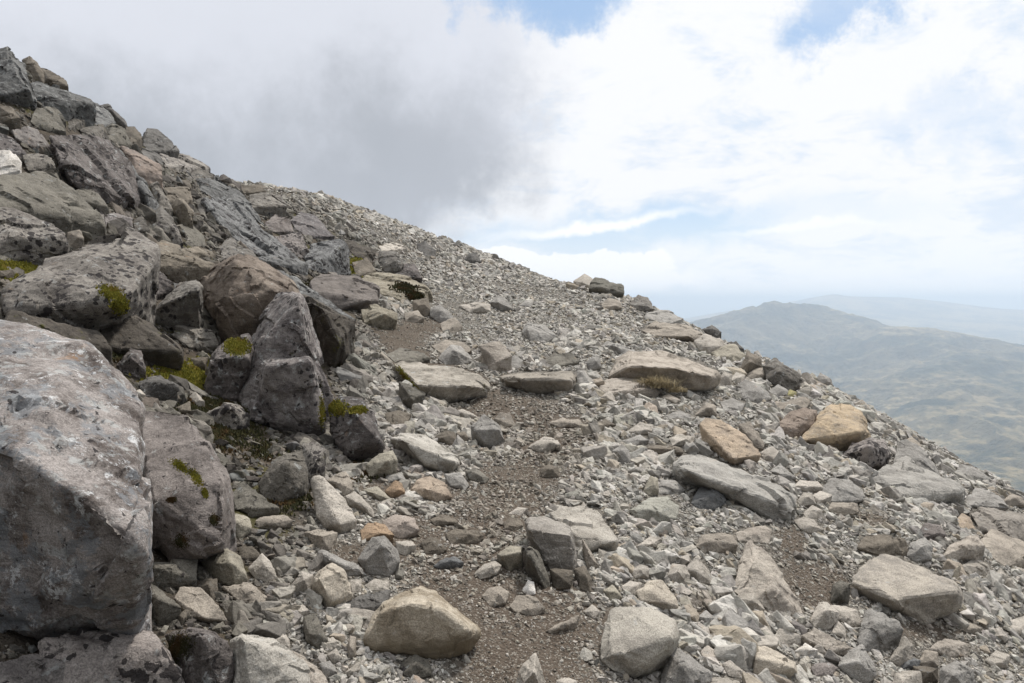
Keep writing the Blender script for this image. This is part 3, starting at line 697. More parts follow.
# ------------------------------------------------------------------ zones of the slope (which soil, how stony)
PATH = [(550,700,105),(525,620,88),(465,565,80),(500,500,60),(535,455,68),(560,435,50),(500,410,48),(420,375,32),(390,335,22),(440,325,14)]
DIRT = [(705,605,26,16),(815,585,42,34),(790,545,20,22),(930,630,55,14),(385,475,40,25),(250,440,55,40),(150,370,80,28),(350,560,40,20),(420,540,50,40),(870,520,25,10),(775,610,15,20)]
def fine_track(px, py):                 # the trodden line higher up: finer, flatter, paler gravel
    d = np.full(px.shape, 9.0); T = [(400,375,30),(395,335,26),(450,318,24),(540,312,34),(560,300,30),(470,285,22),(420,262,16),(375,235,12)]
    for (x0,y0,r0),(x1,y1,r1) in zip(T[:-1], T[1:]):
        vx, vy = x1-x0, y1-y0; t = np.clip(((px-x0)*vx+(py-y0)*vy)/(vx*vx+vy*vy), 0, 1); d = np.minimum(d, np.hypot(px-x0-vx*t, (py-y0-vy*t)*1.4)/(r0+(r1-r0)*t))
    return d
MOSSY = [(185,375,48,22),(240,440,55,34),(90,352,70,18),(12,270,36,12),(285,505,40,26),(360,268,14,18),(215,412,50,18),(320,285,18,8),(365,470,34,18)]
def zone(px, py):
    d = np.full(px.shape, 9.0)
    for (x0,y0,r0),(x1,y1,r1) in zip(PATH[:-1], PATH[1:]):
        vx, vy = x1-x0, y1-y0; t = np.clip(((px-x0)*vx+(py-y0)*vy)/(vx*vx+vy*vy), 0, 1)
        rr = r0+(r1-r0)*t; d = np.minimum(d, np.hypot((px-x0-vx*t)/rr, (py-y0-vy*t)/rr*1.25))
    for x, y, a, b in DIRT: d = np.minimum(d, np.hypot((px-x)/a, (py-y)/b))
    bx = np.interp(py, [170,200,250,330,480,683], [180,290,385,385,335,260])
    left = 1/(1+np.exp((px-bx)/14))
    return d, left

# ------------------------------------------------------------------ the ground sheet
def terrain():
    rr = np.concatenate([np.geomspace(.4, 45, 430), np.geomspace(45, 1500, 60)[1:]])
    th = np.concatenate([np.linspace(-44, 44, 640), np.linspace(44, 316, 90)[1:-1]])*math.pi/180
    R, T = np.meshgrid(rr, th, indexing='ij')
    x, y = R*np.sin(T), R*np.cos(T)
    z = ground_raw(x, y).ravel()
    v = np.stack([x.ravel(), y.ravel(), z], -1)
    nr, nt = len(rr), len(th); i = np.arange(nr-1)[:,None]*nt; j = np.arange(nt)[None,:]; j2 = (j+1) % nt
    f = np.stack([(i+j), (i+j2), (i+nt+j2), (i+nt+j)], -1).reshape(-1, 4)[:, ::-1]
    me = fastmesh('mountain_slope', v, f, 4, True)
    px, py = proj(v); dz, lf = zone(px, py)
    wob = fbm(v*2.5, 3, 21)*.35
    dirt = np.clip(1.25 - (dz + wob), 0, 1) * (v[:,1] > .5)
    at = me.attributes.new('dirt', 'FLOAT', 'POINT'); at.data.foreach_set('value', dirt.astype(np.float32))
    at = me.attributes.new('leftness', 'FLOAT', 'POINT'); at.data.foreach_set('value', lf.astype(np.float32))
    m, t = mat('stony_soil')
    v_ = t.n('ShaderNodeTexCoord').outputs['Object']
    a = t.n('ShaderNodeAttribute', attribute_name='dirt').outputs['Fac']; b = t.n('ShaderNodeAttribute', attribute_name='leftness').outputs['Fac']
    n1 = t.noise(v_, 3, 6, .65); n2 = t.noise(v_, 40, 5, .7); vo = t.n('ShaderNodeTexVoronoi', {'Vector': v_, 'Scale': 55.0})
    vo2 = t.n('ShaderNodeTexVoronoi', {'Vector': v_, 'Scale': 130.0})
    soil = t.mix(t.ss(n2, .3, .7), (.055,.043,.033), (.125,.10,.078))
    soil = t.mix(t.ss(n1, .35, .65), soil, t.mix(n2, (.078,.061,.047), (.135,.11,.087)))
    grav = t.mix(t.n('ShaderNodeSeparateXYZ', {0: vo.outputs['Color']}).outputs[0], (.06,.052,.043), (.24,.22,.19))
    g2 = t.n('ShaderNodeSeparateXYZ', {0: vo2.outputs['Color']}).outputs[1]
    soil = t.mix(t.ss(g2, .88, .91, 0, .6), soil, t.mix(g2, (.2,.18,.15), (.32,.295,.255)))
    c = t.mix(t.ss(a, .1, .7), grav, soil)
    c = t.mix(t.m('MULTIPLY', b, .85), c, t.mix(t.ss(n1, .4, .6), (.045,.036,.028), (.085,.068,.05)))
    mg = t.m('MULTIPLY', t.ss(t.noise(v_, 2.2, 5, .6), .52, .62), b)
    c = t.mix(t.m('MULTIPLY', mg, .75), c, t.mix(n2, (.04,.04,.012), (.09,.08,.025)))
    hh = t.m('ADD', t.m('MULTIPLY', n2, .6), t.m('SUBTRACT', .5, t.m('MULTIPLY', vo.outputs['Distance'], .6)))
    hh = t.m('ADD', hh, t.m('MULTIPLY', vo2.outputs['Distance'], -.3))
    bp = t.n('ShaderNodeBump', {'Height': hh, 'Strength': .9, 'Distance': .02})
    finish(t, c, .95, bp.outputs[0], .12)
    o = link('mountain_slope', me, m); tag(o, kind='structure'); return o
terrain()

# ------------------------------------------------------------------ loose small stones
def hull_tri(n, rg, flat):
    p = rg.normal(size=(n,3)); p /= np.linalg.norm(p, axis=1)[:,None]; p *= (.75+.25*rg.random((n,1)))
    p = np.sign(p)*np.abs(p)**.8
    p *= np.array([1, .75, flat]); bm = hullbm(p)
    bmesh.ops.triangulate(bm, faces=bm.faces); bmesh.ops.recalc_face_normals(bm, faces=bm.faces)
    bm.verts.index_update()
    v = np.array([x.co for x in bm.verts]); f = np.array([[w.index for w in q.verts] for q in bm.faces]); bm.free()
    v /= np.abs(v).max(); return v, f
def lump(rg, flat):                              # finer stone for those that show large
    p = rg.normal(size=(11,3)); p /= np.linalg.norm(p, axis=1)[:,None]; p = np.sign(p)*np.abs(p)**.7*np.array([1,.75,flat])
    bm, c = rockmesh(p, 2.0, .34, int(rg.integers(1e6)), .8, 700)
    bm.verts.index_update()
    v = np.array([x.co for x in bm.verts]); f = np.array([[w.index for w in q.verts] for q in bm.faces]); bm.free()
    v /= np.abs(v).max(); return v, f
rs = np.random.default_rng(3)
SM = [hull_tri(rs.integers(8,13), rs, rs.uniform(.3,.75)) for _ in range(28)]
LG = [lump(rs, rs.uniform(.32,.8)) for _ in range(14)]
def inside(px, py, dep, pad):
    bad = np.zeros(px.shape, bool)
    for r in rocks:
        o = r['out']; c = o.mean(0)
        x0, x1, y0, y1 = o[:,0].min(), o[:,0].max(), o[:,1].min(), o[:,1].max()
        k = np.nonzero((px > x0-6) & (px < x1+6) & (py > y0) & (py < y1+6) & (dep > r['D0']-.12-.35*r['S']) & (dep < r['Dt']+.8*r['S']))[0]
        if not len(k): continue
        ang = np.arctan2(o[:,1]-c[1], o[:,0]-c[0]); q = o[np.argsort(ang)]; n = len(q)
        ok = np.ones(len(k), bool)
        for a in range(n):
            p0, p1 = q[a], q[(a+1) % n]; ex, ey = p1-p0
            ok &= (ex*(py[k]-p0[1]) - ey*(px[k]-p0[0])) > pad[k]*math.hypot(ex, ey)
        bad[k[ok]] = True
    return bad
def stones(N):
    rg = np.random.default_rng(12)
    th = rg.uniform(-39, 44.5, N)*math.pi/180; R = np.exp(rg.uniform(math.log(2.3), math.log(34), N))
    x, y = R*np.sin(th), R*np.cos(th)
    z = ground(x, y); q = np.stack([x, y, np.zeros(N)], -1)
    p = np.stack([x, y, z], -1); px, py = proj(p); dz, lf = zone(px, py)
    wob = fbm(q*2.5, 3, 21)*.35; inpath = np.clip(1.2-(dz+wob), 0, 1)
    
    # stay only where the slope is in sight (a little beyond the crest too)
    dd = hit(px, py); vis = (R*np.cos(th) < np.where(np.isfinite(dd), dd, 99)*1.12 + .3)
    dens = (1.0 - .66*inpath)*(1 - .35*lf)
    clump = .78 + .5*fbm(q*1.1, 3, 77) + .55*fbm(q*4.5, 2, 78)
    keep = (rg.random(N) < dens*clump*1.15) & vis & (px > -110) & (px < 1290) & (py < 760)
    mo = np.full(N, 9.0)
    for a_, b_, c_, d_ in MOSSY: mo = np.minimum(mo, np.hypot((px-a_)/c_, (py-b_)/d_))
    keep &= rg.random(N) < np.clip(mo-.35, .12, 1)
    u = rg.random(N)
    ang = .0017*(1-u)**(-1/1.9); cap = np.where(inpath > .5, .006, np.interp(y, [3,6,12], [.0160,.0115,.0055])) ; ang = np.where(ang > cap, cap*rg.uniform(.35,1,N), ang)
    ang *= 1 + .15*lf
    ang *= 1 - .45*np.clip(1.3 - fine_track(px, py), 0, 1)
    ang *= np.exp(1.0*fbm(q*.9, 3, 91) + .5*fbm(q*3.1, 2, 95))*1.05
    s = np.clip(ang*y, .005, .16)
    s *= np.where(inpath > .5, .75, 1.0)
    kk = np.nonzero(keep)[0]; keep[kk] = ~inside(px[kk], py[kk], y[kk], -ang[kk]*F*.55)
    idx = np.nonzero(keep)[0]
    print('stones', len(idx), 'large', int((ang[idx] > .0085).sum()))
    tilt = rg.normal(0, .35, (N,2)); yaw = rg.uniform(0, 2*math.pi, N)
    # local slope tilt
    e = .3; gx = (ground(x+e, y)-ground(x-e, y))/(2*e); gy = (ground(x, y+e)-ground(x, y-e))/(2*e)
    pal = np.array([[.385,.362,.325],[.31,.293,.265],[.435,.41,.368],[.355,.325,.28],[.25,.235,.213],[.33,.287,.23],[.49,.465,.425],[.19,.176,.158]])
    palL = np.array([[.17,.155,.13],[.13,.118,.10],[.22,.20,.17],[.11,.10,.09],[.17,.145,.12],[.26,.24,.205],[.15,.15,.145],[.09,.08,.07]])
    palP = np.array([[.28,.25,.212],[.19,.168,.14],[.34,.315,.275],[.22,.195,.16],[.15,.13,.108],[.30,.265,.22],[.40,.375,.335],[.16,.142,.12]])
    wt = rg.choice(8, N, p=[.22,.18,.14,.14,.12,.08,.05,.07])
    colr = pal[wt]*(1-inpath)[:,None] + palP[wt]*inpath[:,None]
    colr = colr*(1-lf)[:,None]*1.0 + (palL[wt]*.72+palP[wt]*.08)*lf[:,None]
    colr *= rg.uniform(.86, 1.14, (N,1))*(1+rg.normal(0,.009,(N,3)))
    big = ang > .0065
    region = np.where(lf > .5, 1, np.where(inpath > .45, 2, 0))
    out = {}
    for reg in (0,1,2):
        V, Fc, C, off = [], [], [], 0
        for protos, sel in ((SM, ~big), (LG, big)):
            ids = idx[sel[idx] & (region[idx] == reg)]; which = rg.integers(0, len(protos), len(ids))
            for k, (pv, pf) in enumerate(protos):
                ii = ids[which == k]
                if not len(ii): continue
                cy, sy = np.cos(yaw[ii]), np.sin(yaw[ii])
                sq = pv[None] * s[ii][:,None,None] * rg.uniform(.75,1.25,(len(ii),1,3))
                vx = sq[...,0]*cy[:,None]-sq[...,1]*sy[:,None]; vy = sq[...,0]*sy[:,None]+sq[...,1]*cy[:,None]; vz = sq[...,2]
                tx = gx[ii]+tilt[ii,0]; ty = gy[ii]+tilt[ii,1]
                vz2 = vz + vx*tx[:,None] + vy*ty[:,None]
                vx2 = vx - vz*tx[:,None]; vy2 = vy - vz*ty[:,None]
                w = np.stack([vx2, vy2, vz2], -1) + p[ii][:,None,:]; w[...,2] += (s[ii]*.12)[:,None]
                V.append(w.reshape(-1,3)); n = len(pv)
                Fc.append((pf[None]+off+(np.arange(len(ii))*n)[:,None,None]).reshape(-1,3)); off += n*len(ii)
                C.append(np.repeat(colr[ii], n, axis=0))
        V = np.concatenate(V); Fc = np.concatenate(Fc); C = np.concatenate(C)
        nm = ['scree_stones','rubble','path_gravel'][reg]
        me = fastmesh(nm, V, Fc, 3, False)
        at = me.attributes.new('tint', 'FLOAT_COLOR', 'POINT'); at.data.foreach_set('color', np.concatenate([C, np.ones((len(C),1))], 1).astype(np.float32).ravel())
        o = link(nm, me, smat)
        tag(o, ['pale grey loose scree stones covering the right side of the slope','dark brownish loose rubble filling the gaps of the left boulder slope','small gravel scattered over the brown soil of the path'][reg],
            ['scree','rubble','gravel'][reg], kind='stuff')
smat, t = mat('loose_stone')
v_ = t.n('ShaderNodeTexCoord').outputs['Object']; tn = t.n('ShaderNodeAttribute', attribute_name='tint').outputs['Color']
g = t.m('ADD', t.ss(t.noise(v_, 30, 4, .7), .3, .7, .8, 1.2), t.ss(t.noise(v_, 220, 3, .6), .3, .7, -.12, .12))
c = t.mix(1.0, tn, t.n('ShaderNodeCombineXYZ', {0: g, 1: g, 2: g}).outputs[0], 'MULTIPLY')
finish(t, c, .92, t.n('ShaderNodeBump', {'Height': t.m('ADD', t.noise(v_, 60, 4, .7), t.m('MULTIPLY', t.noise(v_, 260, 2), .3)), 'Strength': .7, 'Distance': .012}).outputs[0], .15)
stones(570000)

# ------------------------------------------------------------------ moss and dry grass
mossm, t = mat('moss'); v_ = t.n('ShaderNodeTexCoord').outputs['Object']
rnd = t.n('ShaderNodeNewGeometry').outputs['Random Per Island']
c = t.mix(rnd, (.24,.21,.035), (.09,.095,.018)); c = t.mix(t.ss(t.noise(v_, 9, 3), .52, .7), c, (.19,.14,.03))
finish(t, c, .95, None, .1)
mossd, t = mat('dark_moss'); rnd = t.n('ShaderNodeNewGeometry').outputs['Random Per Island']; v_ = t.n('ShaderNodeTexCoord').outputs['Object']
c = t.mix(rnd, (.065,.058,.025), (.028,.03,.014)); c = t.mix(t.ss(t.noise(v_, 7, 3), .5, .65), c, (.075,.045,.02))
finish(t, c, .95, None, .1)
def tufts(pos, nrm, s, rg):
    V, Fc, off = [], [], 0
    n = len(pos)
    u = np.cross(nrm, rg.normal(size=(n,3))); u /= np.linalg.norm(u, axis=1)[:,None]+1e-9; w = np.cross(nrm, u)
    ss = s*rg.uniform(.5, 1.3, (n,1))
    tip = pos + nrm*ss*1.1 + u*ss*rg.normal(0,.5,(n,1))
    a = pos + u*ss*.8 - nrm*ss*.4; b = pos - u*ss*.5 + w*ss*.7 - nrm*ss*.4; c = pos - u*ss*.5 - w*ss*.7 - nrm*ss*.4
    V = np.stack([tip, a, b, c], 1).reshape(-1,3); k = np.arange(n)[:,None,None]*4
    Fc = (np.array([[0,1,2],[0,2,3],[0,3,1]])[None]+k).reshape(-1,3)
    return V, Fc
def moss_on_rock(r, ells, m, name='moss_patch', n=1800, s=.006, label=None):
    rg = np.random.default_rng(int(r['out'][0,0])+5); pos, nr = [], []
    base = Vector(r['base']); cv = Vector(CAM) - base
    for (x, y, a, b, rot) in ells:
        for _ in range(n):
            q = rg.normal(0, .42, 2); 
            if np.hypot(*q) > 1.25: continue
            ca, sa = math.cos(rot), math.sin(rot)
            px, py = x + q[0]*a*ca - q[1]*b*sa, y + q[0]*a*sa + q[1]*b*ca
            d = Vector(rays(px, py)).normalized(); h = r['bvh'].ray_cast(cv, d)
            if h[0] is None: continue
            pos.append(h[0]); nr.append(h[1])
    if not pos: return
    nr = np.array(nr) + np.array([0,0,.5]); nr /= np.linalg.norm(nr, axis=1)[:,None]
    V, Fc = tufts(np.array(pos), nr, s*r['D0']/3, rg)
    me = fastmesh(name, V, Fc, 3, False); o = link(name, me, m, parent=r['obj']); V0 = np.array(r['base'])*0
    if label: o['label'] = label
def byk(k): return next(r for r in rocks if r['key'] == k)
moss_on_rock(byk('pinkslab'), [(180,466,12,5,.6),(196,478,10,5,1.0),(205,493,5,3,1.3)], mossm, n=700, s=.004, label='streak of yellow moss')
moss_on_rock(byk('pinkslab'), [(181,541,8,9,.4),(172,500,5,3,0),(214,520,5,6,0)], mossd, n=500, s=.004, label='dark moss patch')
moss_on_rock(byk('mosstop'), [(236,346,13,9,.2)], mossm, n=1800, label='cushion of yellow moss on top')
moss_on_rock(byk('flatspot'), [(112,293,14,7,.4),(120,305,9,9,.8)], mossm, n=800, label='orange-brown moss patch')
moss_on_rock(byk('mossroot'), [(335,408,14,8,0),(358,410,9,4,0)], mossm, n=900)
moss_on_rock(byk('mosssplit'), [(180,645,15,14,.3),(172,660,8,18,0)], mossd, n=1400, s=.004, label='dark green moss on the left face')
moss_on_rock(byk('whitetop'), [(404,375,12,3,.9),(412,385,8,3,.7)], mossm, n=500, s=.004)
moss_on_rock(byk('ledge'), [(405,288,14,5,.1),(415,296,9,4,.1)], mossd, n=900)
moss_on_rock(byk('tallfront'), [(322,412,4,16,0)], mossm, n=600, s=.004)
moss_on_rock(byk('tallback'), [(318,392,5,18,-.2)], mossd, n=600, s=.004)
def moss_ground(cells, m, label, name='moss', s=.0085, n=60):
    rg = np.random.default_rng(len(label)); pos = []
    for (x, y, a, b, k) in cells:
        q = rg.normal(0, .42, (int(a*b*k*n/60*3),2)); q = q[np.hypot(q[:,0], q[:,1]) < 1.2]
        px, py = x+q[:,0]*a, y+q[:,1]*b; d = hit(px, py); ok = np.isfinite(d)
        p = P(px[ok], py[ok], d[ok])
        qq = np.stack([p[:,0], p[:,1], 0*p[:,0]], -1)
        p[:,2] = ground(p[:,0], p[:,1]) + .01 + .03*np.clip(fbm(qq*6,2,9),0,1)
        pos.append(p)
    pos = np.concatenate(pos); nr = np.zeros_like(pos); nr[:,2] = 1; nr += rg.normal(0,.25,pos.shape)
    V, Fc = tufts(pos, nr, s, rg); o = link(name, fastmesh(name, V, Fc, 3, False), m); tag(o, label, 'moss', kind='stuff')
moss_ground([(185,374,30,12,2.5),(204,364,14,7,2.5),(160,384,20,7,2),(192,386,14,8,2),(140,372,14,5,1.5)], mossm, 'bright yellow-green moss growing in the hollow left of the dark moss-topped block', s=.012)
moss_ground([(12,268,34,9,3),(30,280,22,8,2)], mossm, 'rusty green moss in the gap under the blunt spotted boulder at the left edge', s=.014)
moss_ground([(359,266,10,14,6)], mossm, 'bright moss tuft beneath the dark overhanging slab beside the blue-grey cube', s=.02)
moss_ground([(225,432,40,22,.9),(268,452,26,12,.6),(290,500,26,16,.5),(90,350,60,14,2),(220,410,50,16,1.6),(365,472,26,10,.6),(315,285,18,6,3)], mossd, 'dark green and brown moss and plants covering soil between the left boulders', name='dark_moss', s=.011)
gm, t = mat('dry_grass'); c = t.mix(t.n('ShaderNodeNewGeometry').outputs['Random Per Island'], (.42,.35,.22), (.18,.14,.08)); finish(t, c, .9, None, .1)
def grass(px, py, wpx, n, hgt, label, pull=0.0):
    rg = np.random.default_rng(n); V, Fc, k = [], [], 0
    d = lowhit(px, py) - pull; c = P(px, py, d); base = c.copy()
    for i in range(n):
        b = c + np.array([rg.normal(0,.4)*wpx*d/F, rg.normal(0,.25)*wpx*d/F, -.01]); az = rg.uniform(0, 6.28); l = hgt*rg.uniform(.5,1.2); lean = rg.uniform(.3,1.9)
        dr = np.array([math.cos(az), math.sin(az), 0]); sd = np.array([-dr[1], dr[0], 0])*.0035
        prev = None
        for j in range(4):
            tt = j/3; q = b + dr*l*lean*tt*tt + np.array([0,0,1])*l*tt*(1-.35*tt*lean); ww = sd*(1-tt*.9)
            V += [q-ww, q+ww]
            if j: Fc.append((k+2*j-2, k+2*j-1, k+2*j+1, k+2*j))
        k += 8
    o = link('grass_tuft', fastmesh('grass_tuft', np.array(V)-base, np.array(Fc), 4, False), gm, origin=base); tag(o, label, 'grass tuft')
grass(655, 386, 20, 900, .15, 'dry straw-coloured grass tuft growing under the front edge of the overhanging slab', .40)
grass(676, 391, 14, 180, .09, 'small dark dry tuft at the right foot of the straw-coloured grass', .28)

# ------------------------------------------------------------------ far country
def km(px, py, d): return P(px, py, d*1000.0)
def hills(name, pts, x0, x1, y0, y1, nx, ny, amp, scale, m, floor, seed, lam=.05, ridge=.6):
    c = np.array([km(*q) for q in pts])/1000.0
    f = tps_fit(c, lam*.01)
    X, Y = np.meshgrid(np.linspace(x0,x1,nx), np.linspace(y0,y1,ny), indexing='ij')
    Z = f(X, Y)
    q = np.stack([X.ravel(), Y.ravel(), 0*X.ravel()], -1)*scale
    q = q + .25*np.stack([fbm(q*1.3, 3, seed+61), fbm(q*1.3, 3, seed+67), 0*q[:,0]], -1)
    rdg = (1-2*np.abs(fbm(q, 6, seed, .52)))*ridge + fbm(q*.6, 4, seed+3)*(1-ridge)
    Z = Z.ravel() + amp*(rdg - .42)
    Z = np.maximum(Z, floor - .02 + 0*Z)
    v = np.stack([X.ravel(), Y.ravel(), Z], -1)*1000
    i = np.arange(nx-1)[:,None]*ny; j = np.arange(ny-1)[None,:]
    fc = np.stack([i+j, i+ny+j, i+ny+j+1, i+j+1], -1).reshape(-1,4)
    o = link(name, fastmesh(name, v, fc, 4, True), m); tag(o, kind='structure'); return o
hm, t = mat('moorland'); v_ = t.n('ShaderNodeTexCoord').outputs['Object']
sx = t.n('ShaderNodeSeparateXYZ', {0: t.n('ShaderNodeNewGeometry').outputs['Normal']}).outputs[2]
n1 = t.noise(v_, .0022, 7, .62); n2 = t.noise(v_, .012, 6, .7); n3 = t.noise(v_, .06, 4, .7)
c = t.mix(t.ss(t.m('ADD', t.m('MULTIPLY', n1, .6), t.m('MULTIPLY', n2, .4)), .42, .58), (.026,.036,.024), (.32,.25,.14))
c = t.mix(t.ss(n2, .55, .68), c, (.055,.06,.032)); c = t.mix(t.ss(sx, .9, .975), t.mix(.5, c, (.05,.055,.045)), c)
c = t.mix(t.ss(n3, .6, .72, 0, .5), c, (.22,.19,.14))
finish(t, c, .95, t.n('ShaderNodeBump', {'Height': n2, 'Strength': .9, 'Distance': 45.0}).outputs[0], .05)
A = [(640,345,6.6),(700,321,6.3),(735,312,6.2),(760,306,6.0),(790,307,6.0),(830,311,6.1),(860,321,5.9),(880,330,6.4),(560,350,6.8),(930,350,7),(1024,372,7.2),(1150,390,7.4),
 (760,350,5.4),(700,360,5.3),(820,345,5.5),(860,340,5.3),(900,343,5.0),(950,357,4.6),(1024,371,4.2),(1120,394,3.9),(1250,420,3.6),
 (840,372,4.9),(790,385,4.7),(720,380,4.6),(900,372,4.3),(960,395,3.7),(1024,410,3.4),(880,410,3.9),(1000,450,2.9),(1060,480,2.6),(940,450,3.1),(900,440,3.3),(800,430,3.8),(1024,500,2.4),(1150,520,2.3),
 (700,350,8),(850,350,8),(1000,372,8.2),(1200,400,8),(600,365,8.5),(640,420,3.9),(500,420,5)]
hills('moorland_hill', A, 0.2, 4.6, 2.0, 9.0, 620, 620, .11, 2.4, hm, -1.0, 5)
B = [(760,308,13),(800,303,13),(822,297,13),(836,294,13),(850,297,13),(880,298,13.2),(905,298,13.5),(950,303,13),(1000,309,13),(1060,312,13),(1150,320,13),(1300,322,13),(700,316,13.5),(600,330,14),
 (1000,322,11),(850,320,11),(1100,325,10.8),(700,325,11.2),(930,318,11.5),(850,325,9.5),(1024,342,9.3),(1200,345,9.2),(700,335,9.6),(850,322,16),(1000,324,16),(1200,324,16),(650,325,16)]
hills('far_mountain_range', B, 0.5, 13.0, 9.0, 16.5, 320, 200, .05, .7, hm, -1.0, 9)
fl = fastmesh('valley_floor', np.array([[-90000,-30000,-985],[90000,-30000,-985],[90000,120000,-985],[-90000,120000,-985]], float), np.array([[0,1,2,3]]), 4)
tag(link('valley_floor', fl, hm), kind='structure')

# ------------------------------------------------------------------ haze: the closed box of air
hz, t = mat('haze_air')
HAZE = 1.5e-4
out = t.n('ShaderNodeOutputMaterial'); pv = t.n('ShaderNodeVolumePrincipled', {'Color': (.74,.86,1.0), 'Density': HAZE, 'Anisotropy': 0.55}); t.set(out.inputs['Volume'], pv.outputs[0])
bm = bmesh.new(); bmesh.ops.create_cube(bm, size=1)
lo, hi = np.array([-91000,-31000,-1030.]), np.array([91000,121000,105.])
for v in bm.verts: v.co = Vector([(lo[i] if v.co[i] < 0 else hi[i]) for i in range(3)])
me = bpy.data.meshes.new('haze'); bm.to_mesh(me); bm.free()
tag(link('haze', me, hz), 'thin blue-grey haze lying over the valley and far hills', 'haze', kind='stuff')

# ------------------------------------------------------------------ light and sky
SUN_EL, SUN_AZ = math.radians(58), math.radians(35)
ld = bpy.data.lights.new('sun', 'SUN'); ld.energy = 3.6; ld.angle = math.radians(7); ld.color = (1, .955, .89)
lo_ = bpy.data.objects.new('sun', ld); COL.objects.link(lo_)
sd = Vector((math.sin(SUN_AZ)*math.cos(SUN_EL), math.cos(SUN_AZ)*math.cos(SUN_EL), math.sin(SUN_EL)))
lo_.rotation_euler = sd.to_track_quat('Z', 'Y').to_euler()
wd = bpy.data.worlds.new('World'); sc.world = wd; wd.use_nodes = True; t = NT(wd.node_tree)
D = t.n('ShaderNodeTexCoord').outputs['Generated']; s3 = t.n('ShaderNodeSeparateXYZ', {0: D})
az = t.m('ARCTAN2', s3.outputs[0], s3.outputs[1]); el = t.m('ARCSINE', s3.outputs[2])
Dp = t.vm('DIVIDE', D, t.n('ShaderNodeCombineXYZ', {0: t.m('MAXIMUM', t.m('ADD', s3.outputs[2], .22), .1), 1: t.m('MAXIMUM', t.m('ADD', s3.outputs[2], .22), .1), 2: 1.0}).outputs[0])
wn = t.n('ShaderNodeTexNoise', {'Vector': D, 'Scale': 5.0, 'Detail': 7.0, 'Roughness': .6})
wn2 = t.n('ShaderNodeTexNoise', {'Vector': D, 'Scale': 17.0, 'Detail': 8.0, 'Roughness': .68})
ws = t.n('ShaderNodeSeparateXYZ', {0: t.vm('ADD', wn.outputs[1], t.vm('SCALE', t.vm('SUBTRACT', wn2.outputs[1], (.5,.5,.5)), .45))})
def pix(px, py):
    r = rays(px, py); r = r/np.linalg.norm(r); return math.atan2(r[0], r[1]), math.asin(r[2])
def blob(px, py, rx, ry, rot=0.0, soft=(1.15,.5), warp=.12):
    a0, e0 = pix(px, py); rx, ry = rx/F, ry/F
    u = t.m('ADD', t.m('SUBTRACT', az, a0), t.m('MULTIPLY', t.m('SUBTRACT', ws.outputs[0], .5), warp*2))
    v = t.m('ADD', t.m('SUBTRACT', el, e0), t.m('MULTIPLY', t.m('SUBTRACT', ws.outputs[1], .5), warp*2))
    c, s = math.cos(rot), math.sin(rot)
    u2 = t.m('ADD', t.m('MULTIPLY', u, c/rx), t.m('MULTIPLY', v, s/rx)); v2 = t.m('ADD', t.m('MULTIPLY', u, -s/ry), t.m('MULTIPLY', v, c/ry))
    r = t.m('SQRT', t.m('ADD', t.m('MULTIPLY', u2, u2), t.m('MULTIPLY', v2, v2)))
    return t.ss(r, soft[0], soft[1])
def mx(*a):
    r = a[0]
    for b in a[1:]: r = t.m('MAXIMUM', r, b)
    return r
sky = t.n('ShaderNodeTexSky', sky_type='NISHITA', sun_disc=False, sun_elevation=SUN_EL, sun_rotation=SUN_AZ, altitude=900.0, air_density=1.0, dust_density=1.2, ozone_density=1.0)
skyc = t.vm('SCALE', sky.outputs[0], .095)
skyc = t.mix(.5, skyc, (.48,.68,.95))                       # thin milky veil of high cloud over the blue
fine = t.noise(Dp, 2.6, 9, .66, .5); fine2 = t.noise(t.vm('MULTIPLY', D, (1,1,2.2)), 8, 8, .68)
white = t.mix(t.ss(t.m('ADD', t.m('MULTIPLY', fine, .6), t.m('MULTIPLY', fine2, .4)), .36, .52), (.66,.75,.87), (.90,.91,.93))
holes = mx(blob(535,-4,100,52,-.15,(1.1,.6)), blob(835,10,75,42,.3,(1.1,.5)), t.m('MULTIPLY', blob(940,140,85,26,0,(1.2,.2)), .35),
           t.m('MULTIPLY', blob(640,226,170,30,.08,(1.2,.4),.05), 1.0), t.m('MULTIPLY', blob(505,240,70,14,0,(1.3,.3),.05), .6), t.m('MULTIPLY', blob(820,215,130,20,0,(1.2,.2),.05), .35))
hn = t.ss(fine, .62, .42); holes = t.m('MULTIPLY', holes, t.m('ADD', .7, t.m('MULTIPLY', hn, .3)))
far_ = t.ss(t.noise(Dp, 1.6, 6, .6), .56, .66)
front = t.ss(t.m('ABSOLUTE', az), .62, .85)
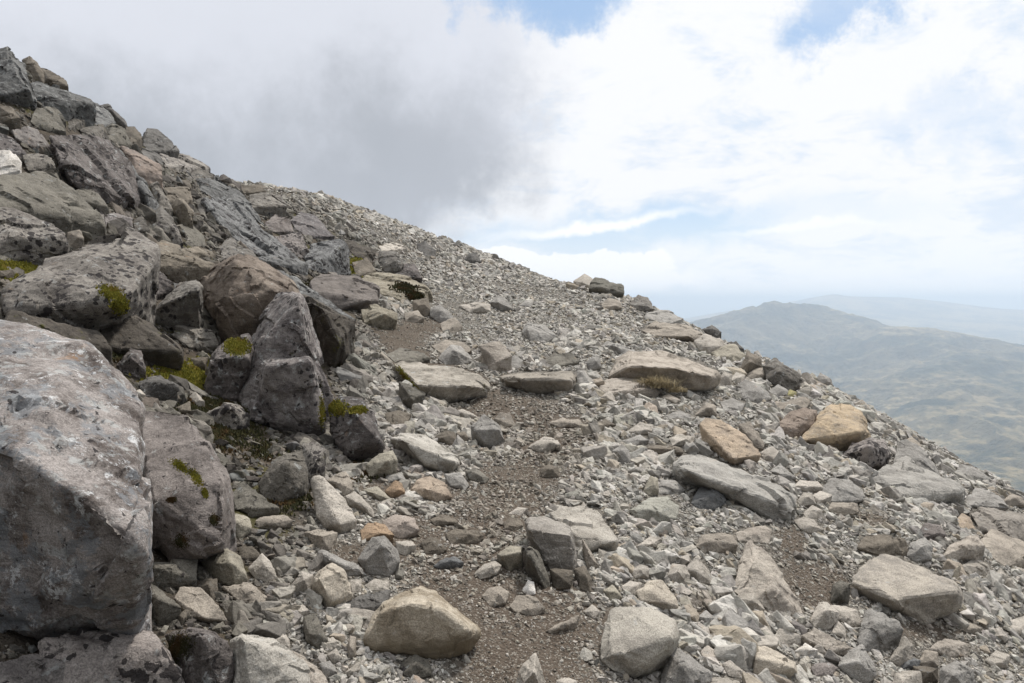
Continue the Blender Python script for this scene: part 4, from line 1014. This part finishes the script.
holes = t.m('MAXIMUM', holes, t.m('MULTIPLY', t.m('MULTIPLY', far_, front), .8))
base = t.mix(holes, white, skyc)
low = t.ss(el, .16, -.01)
base = t.mix(t.m('MULTIPLY', low, .7), base, (.90,.94,.99))
wisp = mx(blob(600,222,110,7,.14,(1.2,.2),.03), t.m('MULTIPLY', blob(800,228,90,5,0,(1.2,.2),.03), .6))
base = t.mix(wisp, base, (1.0,1.0,1.02))
cumu = mx(blob(600,268,75,24,0,(1.0,.85),.06), blob(530,262,70,13,0,(1.0,.8),.05), blob(660,280,60,14,0,(1.0,.3),.05))
base = t.mix(t.m('MULTIPLY', cumu, .85), base, (1.0,1.0,1.02))
g = mx(blob(225,60,320,260,0,(1.08,.72),.10), blob(430,150,150,95,.25,(1.1,.45),.10))
gs = t.ss(t.m('ADD', t.m('MULTIPLY', t.noise(D, 2.6, 4, .5), .5), t.m('MULTIPLY', mx(blob(400,190,220,110,.1,(1.5,.1)), blob(100,200,200,120,0,(1.5,.2))), .5)), .2, .85)
gcol = t.mix(gs, (.70,.725,.79), (.405,.43,.475))
base = t.mix(g, base, gcol)
base = t.mix(blob(545,-8,92,46,-.12,(1.15,.55)), base, skyc)
back = t.ss(t.m('ABSOLUTE', az), 1.1, 2.2, 1.0, .38)      # unseen sky behind the camera dimmed, added to darken the rocks' front faces
hi_ = t.ss(el, .7, 1.1); back = t.m('ADD', back, t.m('MULTIPLY', t.m('SUBTRACT', 1.75, back), hi_))  # sky overhead, out of view, boosted to throw more light on the slope
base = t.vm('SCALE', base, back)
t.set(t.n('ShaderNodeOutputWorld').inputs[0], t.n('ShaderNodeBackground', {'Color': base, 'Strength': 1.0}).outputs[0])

sc.view_settings.view_transform = 'Standard'; sc.view_settings.look = 'None'; sc.view_settings.exposure = 0.12; sc.view_settings.gamma = 1.0
sc.render.engine = 'CYCLES'; sc.cycles.use_denoising = True; sc.cycles.max_bounces = 5; sc.cycles.diffuse_bounces = 3; sc.cycles.volume_bounces = 1
sc.cycles.use_adaptive_sampling = True
